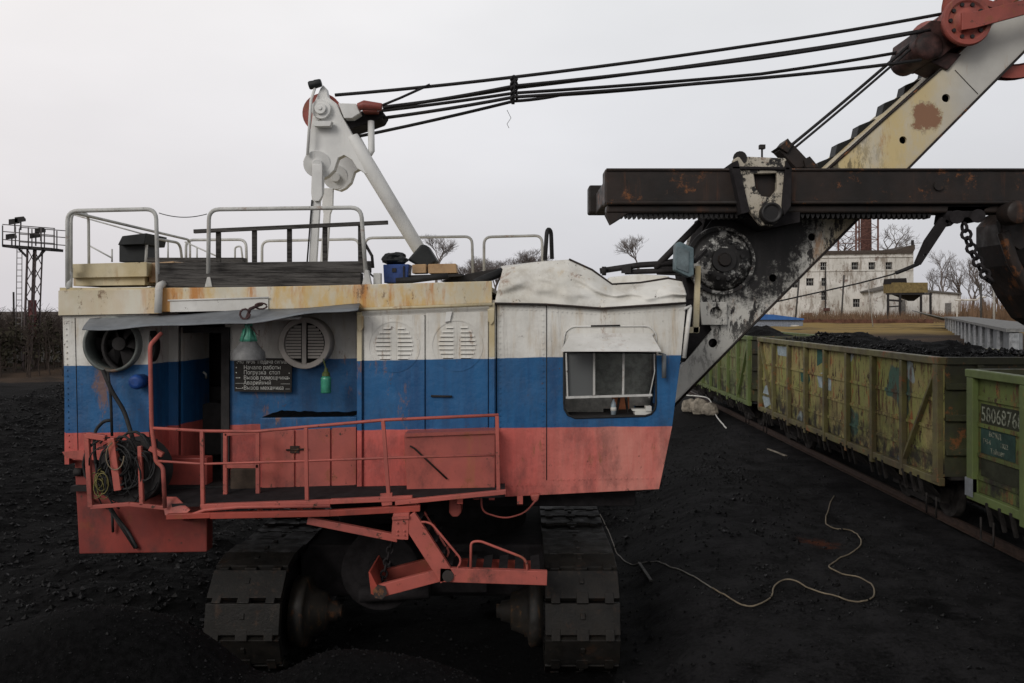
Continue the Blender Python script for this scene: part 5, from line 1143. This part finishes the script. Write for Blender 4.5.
for u, v, a, b in wins:
    mb = MB(); mb.ext([(u-a, v-b), (u+a, v-b), (u+a, v+b), (u-a, v+b)], YF+.3, .05, holes=[[(u-a+.25, v-b+.25), (u+a-.25, v-b+.25), (u+a-.25, v+b-.25), (u-a+.25, v+b-.25)]])
    for du in (-a/3, a/3): mb.tube([P(u+du, v-b, YF+.33), P(u+du, v+b, YF+.33)], .03, 4)
    mb.tube([P(u-a, v, YF+.33), P(u+a, v, YF+.33)], .05, 4)
    f_ = B('window', mb, 'pipe', fac); mb = MB(); mb.ext([(u-a, v-b), (u+a, v-b), (u+a, v+b), (u-a, v+b)], YF+.4, .03); B('pane', mb, 'soot', f_)
mb = MB(); mb.ext([(825,270),(826,270),(826,320),(825,320)], YF-.2, .1); mb.ext([(912,240),(914,240),(914,251),(912,251)], YF, .4); B('downpipe', mb, 'dark', fac)
mb = MB(); mb.ext([(825,308),(830,308),(830,311),(825,311)], YF-.8, .8); mb.ext([(806,313),(812,313),(812,321),(806,321)], YF-.8, .8); B('porch', mb, 'brick', fac)
an = empty('annex', P(915, 322, 146), 'low whitewashed annex with sloping roof beside the factory', 'building')
mb = MB(); mb.ext([(873, 291), (905, 284), (913, 290), (961, 294), (961, 330), (873, 330)], 146, 4); B('wall', mb, 'fwall', an)
mb = MB(); mb.ext([(870,291),(905,282),(914,288.5),(962,293),(962,294.5),(914,290.5),(905,284),(871,292.5)], 145.5, 5); B('roof', mb, plain('grey_roof_sheets', (.13,.12,.11), .8), an)
mb = MB(); mb.box(*(lambda p, q: (p.x, q.x, 145.9, 146, 2.4, q.z))(P(899,0,146), P(905,300,146))); B('door', mb, plain('grey_door', (.15,.14,.13), .8), an); mb = MB(); mb.box(*(lambda p, q: (p.x, q.x, 145.9, 146, 2.4, q.z))(P(945,0,146), P(951,303,146))); B('door', mb, plain('grey_door', (.15,.14,.13), .8), an)
st = empty('brick_chimney', P(866, 322, 165), 'red brick chimney stack inside a rusty lattice rising behind the factory', 'chimney')
mb = MB(); mb.lathe(P(866, 325, 165), (0,0,1), [(0,1.15),(20,1.0),(33,.9),(33.2,1.0),(34,1.0)], 20); B('stack', mb, 'brick', st)
mb = MB(); pa = P(0,325,160).z; lx = [P(856,0,160).x, P(878,0,160).x]; zs = [pa+2.3*k for k in range(16)]
for x_ in lx:
    for y_ in (160, 169): mb.beam((x_, y_, pa), (x_, y_, zs[-1]), .26, .26)
for k in range(3, 15):
    for y_ in (160, 169):
        mb.beam((lx[0], y_, zs[k]), (lx[1], y_, zs[k]), .12, .12); mb.beam((lx[0], y_, zs[k]), (lx[1], y_, zs[k+1]), .09, .09); mb.beam((lx[1], y_, zs[k]), (lx[0], y_, zs[k+1]), .09, .09)
B('lattice', mb, plain('rusty_lattice', (.13,.06,.045), .8), st)
bk_ = empty('loading_bunker', P(911, 320, 135), 'rusty yellow bunker with hopper on tall legs in front of the annex', 'bunker')
mb = MB(); mb.ext([(894, 282.5), (928, 282.5), (928, 292.5), (894, 293)], 135, 4); B('bin', mb, 'brass', bk_, bevel=.05)
mb = MB(); mb.hexa([P(898,292.5,135), P(925,292.5,135), P(925,292.5,135)+Vector((0,4,0)), P(898,292.5,135)+Vector((0,4,0))], [P(908,301,136.5), P(914,301,136.5), P(914,301,137.5), P(908,301,137.5)]); B('hopper', mb, 'dark', bk_)
mb = MB()
for u in (888, 900, 921, 930.5): 
    for y_ in (135, 139): mb = MB(); mb.beam(P(u, 330, y_), P(u, 293, y_), .28, .28); B('leg', mb, 'dark', bk_)
mb = MB()
mb.beam(P(887,300,135), P(902,301,135), .3,.3); mb.beam(P(887,307,135), P(900,306,135), .2,.2); mb.beam(P(886,294,135), P(932,294,135), .25,.25); B('cross_beam', mb, 'dark', bk_)
mb = MB(); mb.ext([(892, 278.5), (906.5, 278), (907, 283), (891, 284)], 136, 3); B('cabin', mb, 'soot', bk_)
bs = empty('blue_roofed_shed', P(770, 330, 100), 'low grey shed with bright blue roof in front of the factory', 'shed')
mb = MB(); mb.ext([(735,319),(803,319.5),(803,333),(735,333)], 100, 4); B('wall', mb, 'shedgrey', bs)
mb = MB(); mb.ext([(733,313.5),(773,314.5),(804,318.5),(804,320),(733,319.5)], 99.6, 5); B('roof', mb, 'blueroof', bs)
mb = MB(); mb.ext([(791,325),(799,325),(799,329),(791,329)], 99.9, .1); B('window', mb, 'fwall', bs)
fe = empty('rusty_fence', P(850, 326, 118), 'low rusty brown plank fence between the blue shed and the bunker', 'fence')
mb = MB(); random.seed(9)
for k in range(70):
    u = 804+k*1.85; mb.ext([(u, 319.5+random.uniform(-.7,.7)+.0*k), (u+1.7, 319.5+random.uniform(-.7,.7)), (u+1.7, 326), (u, 326)], 118, .1)
B('boards', mb, plain('rusty_boards', (.11,.055,.038), .9, 0, .1, .5, 1), fe)
# long low shelter behind the wagons
sh = empty('shelter', (27, 55, 2.2), 'long grey concrete shelter with overhanging roof behind the wagons', 'shelter')
A_, B_ = P(947, 318, 91), P(1016, 333, 29.5); d_ = (B_-A_); nv = Vector((d_.y, -d_.x, 0)).normalized(); nv = -nv if nv.x < 0 else nv
gp = plain('grey_panels', (.20,.21,.22), .8, 0, .2, .25, 1.5)
mb = MB(); mb.extw([[A_, B_, B_-Vector((0,0,2.4)), A_-Vector((0,0,2.4))]], nv*.2); B('wall', mb, gp, sh)
for k in range(15):
    t_ = 1-(1-k/14)**1.0; p = A_.lerp(B_, t_)-nv*.06-Vector((0,0,.01)); mb = MB(); mb.beam(p-Vector((0,0,2.4)), p, .22, .22); B('pillar', mb, plain('pale_pillar', (.27,.28,.29), .8) if k == 0 else bpy.data.materials['pale_pillar'], sh)
mb = MB(); up = Vector((0,0,.03)); q = [A_-nv*.3+up, B_-nv*.3+up, B_+nv*2.2+up, A_+nv*2.2+up]; mb.hexa(q, [p+Vector((0,0,.12)) for p in q]); B('roof', mb, plain('grey_roof_slab', (.16,.16,.155), .85), sh)
mb = MB(); e_ = d_.normalized()*5; q = [A_-nv*3.4+Vector((0,0,.75)), A_-nv*3.4+e_+Vector((0,0,.75)), A_-nv*.3+e_-up, A_-nv*.3-Vector((0,0,.3))]; mb.hexa(q, [p+Vector((0,0,.10)) for p in q]); B('canopy', mb, bpy.data.materials['grey_roof_slab'], sh)

# lighting mast on the left
YT = 60.; ms = empty('lighting_mast', P(30, 395, YT), 'tall steel lattice lighting mast with railed platform and floodlights, left of the shovel', 'mast')
mb = MB(); zb0 = gz(P(30,0,YT).x, YT)-.3
def T(u, v, dy=0): p = P(u, v, YT); return p+Vector((0, dy, 0))
base = {u: Vector((P(u,0,YT).x, YT, zb0)) for u in (24, 36)}
for dy in (0, .8):
    mb.beam(Vector((P(23,0,YT).x, YT+dy, zb0)), T(27.5, 249, dy), .11, .11); mb.beam(Vector((P(31,0,YT).x, YT+dy, zb0)), T(36, 249, dy), .08, .08)
    for k in range(9):
        v0, v1 = 249+k*16, 249+(k+1)*16; f0, f1 = k/9.5, (k+1)/9.5
        mb.beam(T(27.5-4*f0, v0, dy), T(36-4.5*f1, v1, dy), .045, .045); mb.beam(T(36-4.5*f0, v0, dy), T(27.5-4*f1, v1, dy), .045, .045)
B('lattice_leg', mb, plain('mast_steel', (.055,.04,.04), .7), ms)
mb = MB(); mb.tube([T(17, 249), T(16, 330)], .03, 5); mb.tube([T(22, 249), T(21.5, 380)], .03, 5)
for k in range(14): mb.tube([T(17, 252+k*6), T(22, 252+k*6)], .025, 4)
B('ladder', mb, plain('ladder_steel', (.16,.15,.15), .7), ms)
mb = MB(); p, q_ = T(5, 246), T(59, 249.5); mb.beam(p+Vector((0,.5,0)), q_+Vector((-.4,.5,0)), 1.6, .2); mb.beam(T(19,249), T(27,257), .12,.12); mb.beam(T(45,250), T(36,260), .12,.12); B('platform', mb, 'dark', ms)
mb = MB()
for dy in (-.4, 1.6):
    mb = MB()
    for k in range(5): u = 6+k*12.8; mb.tube([T(u, 247+k*.7, dy), T(u, 226+k*.9, dy)], .045, 5)
    for v in (225, 232, 240): mb.tube([T(6, v, dy), T(58, v+4, dy)], .035, 5)
    B('railing', mb, plain('mast_railing', (.10,.09,.09), .7), ms)
for (u, v, a) in ((14, 222, 5), (20, 220, 0), (40, 231, 6), (11, 237, 0), (35, 236, 0)):
    mb = MB(); p = T(u, v); mb.hexa([p+Vector((-.32,-.1,-.2)), p+Vector((.32,-.1,-.1)), p+Vector((.32,-.1,.25)), p+Vector((-.32,-.1,.18))], [p+Vector((-.18,.4,-.1)), p+Vector((.18,.4,-.05)), p+Vector((.18,.4,.12)), p+Vector((-.18,.4,.1))]); mb.tube([p+Vector((0,.1,-.1)), p+Vector((0,.1,-.7))], .05, 5); B('floodlight', mb, 'dark', ms)
mb = MB(); mb.tube([T(29,300,.4), T(29,342,.4)], .28, 8); B('cable_drum', mb, plain('maroon_box', (.10,.03,.03), .7), ms)
# far thin mast
mb = MB(); mb.tube([P(14,330,110), P(13.5,292,110)], .12, 5); mb.tube([P(14,330,110), P(14,350,110)], .12, 5); mb.build('radio_mast', M['dark'], label='thin far mast standing above the tree line left of the lighting mast', cat='mast')
# concrete wall pieces beyond the left bank
for i, (u0, u1, v0, v1, lab) in enumerate(((41, 62, 345, 361, 'pale concrete wall slab right of the lighting mast'), (7, 21, 349, 362, 'dull concrete slab left of the lighting mast'))):
    mb = MB(); mb.ext([(u0, v0), (u1+14*(i==0), v0-1), (u1+14*(i==0), v1+8), (u0, v1+8)], 66, .25)
    mb.build('concrete_wall', plain('grey_slab%d' % i, (.15-.05*i, .145-.05*i, .14-.05*i), .9, 0, .2, .25, 1.5), bevel=.02, label=lab, cat='wall')

# ---------------------------------------------------------------- trees
def tree_mb(base, h, seed, spread=.55, depth=5, r0=None, lean=0, forks=3, thin=1.):
    rd = random.Random(seed); mb = MB(); tw = MB(); r0 = r0 or h*.022
    def br(p, d, L_, r, dep):
        n = 4; pts = [p]; q = p; dd = d
        for k in range(n):
            dd = (dd+Vector((rd.uniform(-.16,.16), rd.uniform(-.16,.16), rd.uniform(-.04,.16)))).normalized(); q = q+dd*L_/n; pts.append(q)
        (mb if dep >= depth-1 else tw).tube(pts, r, 5 if dep > 1 else 3, cap=False, r2=r*.68)
        if dep == 0: return
        for _ in range(forks if dep > 1 else forks+1):
            i = rd.choice((2, 3, 4, 4)); a = dd.orthogonal().normalized(); a.rotate(Matrix.Rotation(rd.uniform(0, 6.28), 3, dd))
            nd = (dd+a*spread*rd.uniform(.6, 1.5)).normalized(); br(pts[i], nd, L_*rd.uniform(.62, .85), max(r*.55, h*.0016), dep-1)
    br(Vector(base), Vector((lean, 0, 1)).normalized(), h*.33, r0, depth)
    return mb, tw
def tree(u, vtop, Y, seed, label, cpx, wpx, group='bare trees on the skyline', depth=5, spread=.55, lean=0, forks=3):
    # cpx, wpx: how tall and wide the branching crown is; below it runs a plain trunk
    x = P(u,0,Y).x; b = gz(x, Y)-.2; top = P(0, vtop, Y).z; hc = cpx*Y/F; z0 = max(b, top-hc)
    e_ = empty('bare_tree', (x, Y, b), label, 'tree', group); a, c_ = tree_mb((x, Y, z0), hc, seed, spread, depth, hc*.024, lean, forks)
    allv = a.v+c_.v; k = (top-z0)/(max(v.z for v in allv)-z0); wn = max(v.x for v in allv)-min(v.x for v in allv); kx = min(max(wpx*Y/F/wn, k*.75), k*1.5)
    for m_ in (a, c_): m_.v = [Vector((x+(v.x-x)*kx, Y+(v.y-Y)*kx, z0+(v.z-z0)*k)) for v in m_.v]
    if z0 > b+.2: a.tube([(x, Y, b), (x+.05, Y, z0+.1*hc)], hc*.045, 7, r2=hc*.033)
    a.build('trunk', M['bark'], e_, recalc=False); c_.build('crown', M['bark'], e_, recalc=False); return e_
tree(638, 233, 110, 3, 'rounded bare tree standing alone between the cab roof and the boom', 38, 40, spread=.55, forks=4)
tree(436, 233, 105, 5, 'bare leaning tree behind the far guard rail beside the white strut', 40, 40, spread=.5, lean=.2, forks=4)
for i, (u, v, Y, lab) in enumerate(((464, 257, 125, 'short bare tree rising right of the pale boards'), (483, 255, 128, 'bare tree between the two far guard rail hoops'), (506, 250, 126, 'bare tree under the far right guard rail hoop'), (525, 246, 124, 'taller bare tree just left of the black hoop'), (449, 260, 130, 'low bare tree close behind the leaning one'), (541, 253, 130, 'bare tree peeping behind the cab roof peak'), (494, 258, 122, 'low bare tree between two taller ones left of the black hoop'))):
    tree(u, v, Y, 20+i, lab, 40, 42, spread=.5, depth=5, forks=4)
for i, (u, v, Y, lab) in enumerate(((944, 246, 160, 'slender bare tree right of the annex'), (958, 258, 165, 'bare tree above the right end of the annex roof'), (972, 262, 158, 'bare tree behind the hanging chain'), (984, 255, 162, 'tall bare tree just left of the dipper'), (1000, 270, 159, 'bare tree half hidden behind the dipper'), (934, 268, 164, 'smaller bare tree between bunker and annex'))):
    tree(u, v, Y, 40+i, lab, 52, 34, spread=.5, depth=5, forks=3)
tree(842, 226, 178, 61, 'bare tree whose crown shows above the factory roof, left of the chimney', 46, 60, spread=.8)
tree(890, 224, 180, 62, 'bare tree above the factory roof, right of the chimney', 46, 50, spread=.8)
# scrub wood beyond the left bank, reads as one mass
mb = MB(); rd = random.Random(5)
for k in range(800):
    Y = rd.uniform(54, 105); u = rd.uniform(-190, 84); x = P(u,0,Y).x; b = gz(x, Y)-.1; h = P(0, 322+rd.uniform(-11, 14), Y).z-b
    pts = [Vector((x, Y, b))]; dd = Vector((rd.uniform(-.1,.1), 0, 1))
    for j in range(4): pts.append(pts[-1]+dd*h/4+Vector((rd.uniform(-.15,.15), rd.uniform(-.1,.1), 0)))
    mb.tube(pts, .05, 3, cap=False, r2=.015)
    for j in range(14):
        p = pts[rd.choice((2,3,3,4))].lerp(pts[2], rd.random()*.4); e_ = p+Vector((rd.uniform(-.9,.9), rd.uniform(-.5,.5), rd.uniform(.1,.9))); mb.tube([p, p.lerp(e_, .5)+Vector((0,0,.1)), e_], .022, 3, cap=False, r2=.008)
mb.build('scrub_wood', plain('scrub_bark', (.045,.035,.030), .9, 0, .1), recalc=False, kind='stuff', label='brown scrub wood beyond the left coal bank')
mb = MB()
for k in range(24000):
    Y = rd.uniform(57, 108); u = rd.uniform(-190, 84); x = P(u,0,Y).x; b = gz(x, Y); h = P(0, 325+5*math.sin(u*.35)+4*math.sin(u*.11+1)+rd.uniform(-9, 8)*(rd.random()**2), Y).z
    z = b+(h-b)*rd.random()**.55; c = Vector((x, Y, z)); s_ = rd.uniform(.08, .22); a = Vector((rd.uniform(-1,1), rd.uniform(-1,1), rd.uniform(-1,1))).normalized()*s_; bb = a.orthogonal().normalized()*s_*.6
    mb.add([c-a, c+bb, c+a, c-bb], [(0,1,2,3)])
mb.build('wood_foliage', plain('dull_foliage', (.040,.036,.024), .9, 0, .1, .6, .5), recalc=False, kind='stuff', label='dull green brown foliage of the far wood')
# dry weeds before the factory
mb = MB()
for k in range(5000):
    Y = rd.uniform(120, 146); u = rd.uniform(800, 1040); x = P(u,0,Y).x; b = gz(x, Y)-.05; h = rd.uniform(.4, 2.0)*(1 if u < 960 else 2.2); t_ = Vector((x+rd.uniform(-.5,.5), Y, b+h))
    mb.add([(x-.05, Y, b), (x+.05, Y, b), t_], [(0,1,2)])
mb.build('dry_weeds', plain('dry_weeds', (.15,.095,.060), .9, 0, .1, .5, .4), recalc=False, kind='stuff', label='dry brown weeds before the factory')
# poles and wires
for i, (u, vt, Y, lab, ln) in enumerate(((844, 275, 130, 'thin leaning pole in front of the factory wall', 3), (799, 280, 125, 'dark pole at the left of the factory', 4), (981, 283, 105, 'utility pole right of the annex by the dipper', 0), (994, 287, 100, 'pale pole farthest right beside the dipper', 0), (868, 283, 98, 'slim pale bent pole rising from the field', -4))):
    x = P(u,0,Y).x; b = gz(x, Y)-.3; mb = MB(); mb.tube([Vector((x-ln*.15, Y, b)), P(u, vt, Y)], .13 if i != 4 else .06, 7)
    if i == 2: mb.beam(P(977,285,Y), P(985,285,Y), .1,.1)
    mb.build('pole', M['wood'] if i not in (3, 4) else M['concrete'], label=lab, cat='pole', group='poles around the factory')
mb = MB(); mb.tube([P(955,300,110), P(976,300,110), P(980,297,110), P(986,297,110)], .12, 8); mb.tube([P(957,300,110), P(957,325,110)], .08, 6); mb.build('white_pipe', M['fwall'], label='pale overhead pipe right of the annex', cat='pipe')
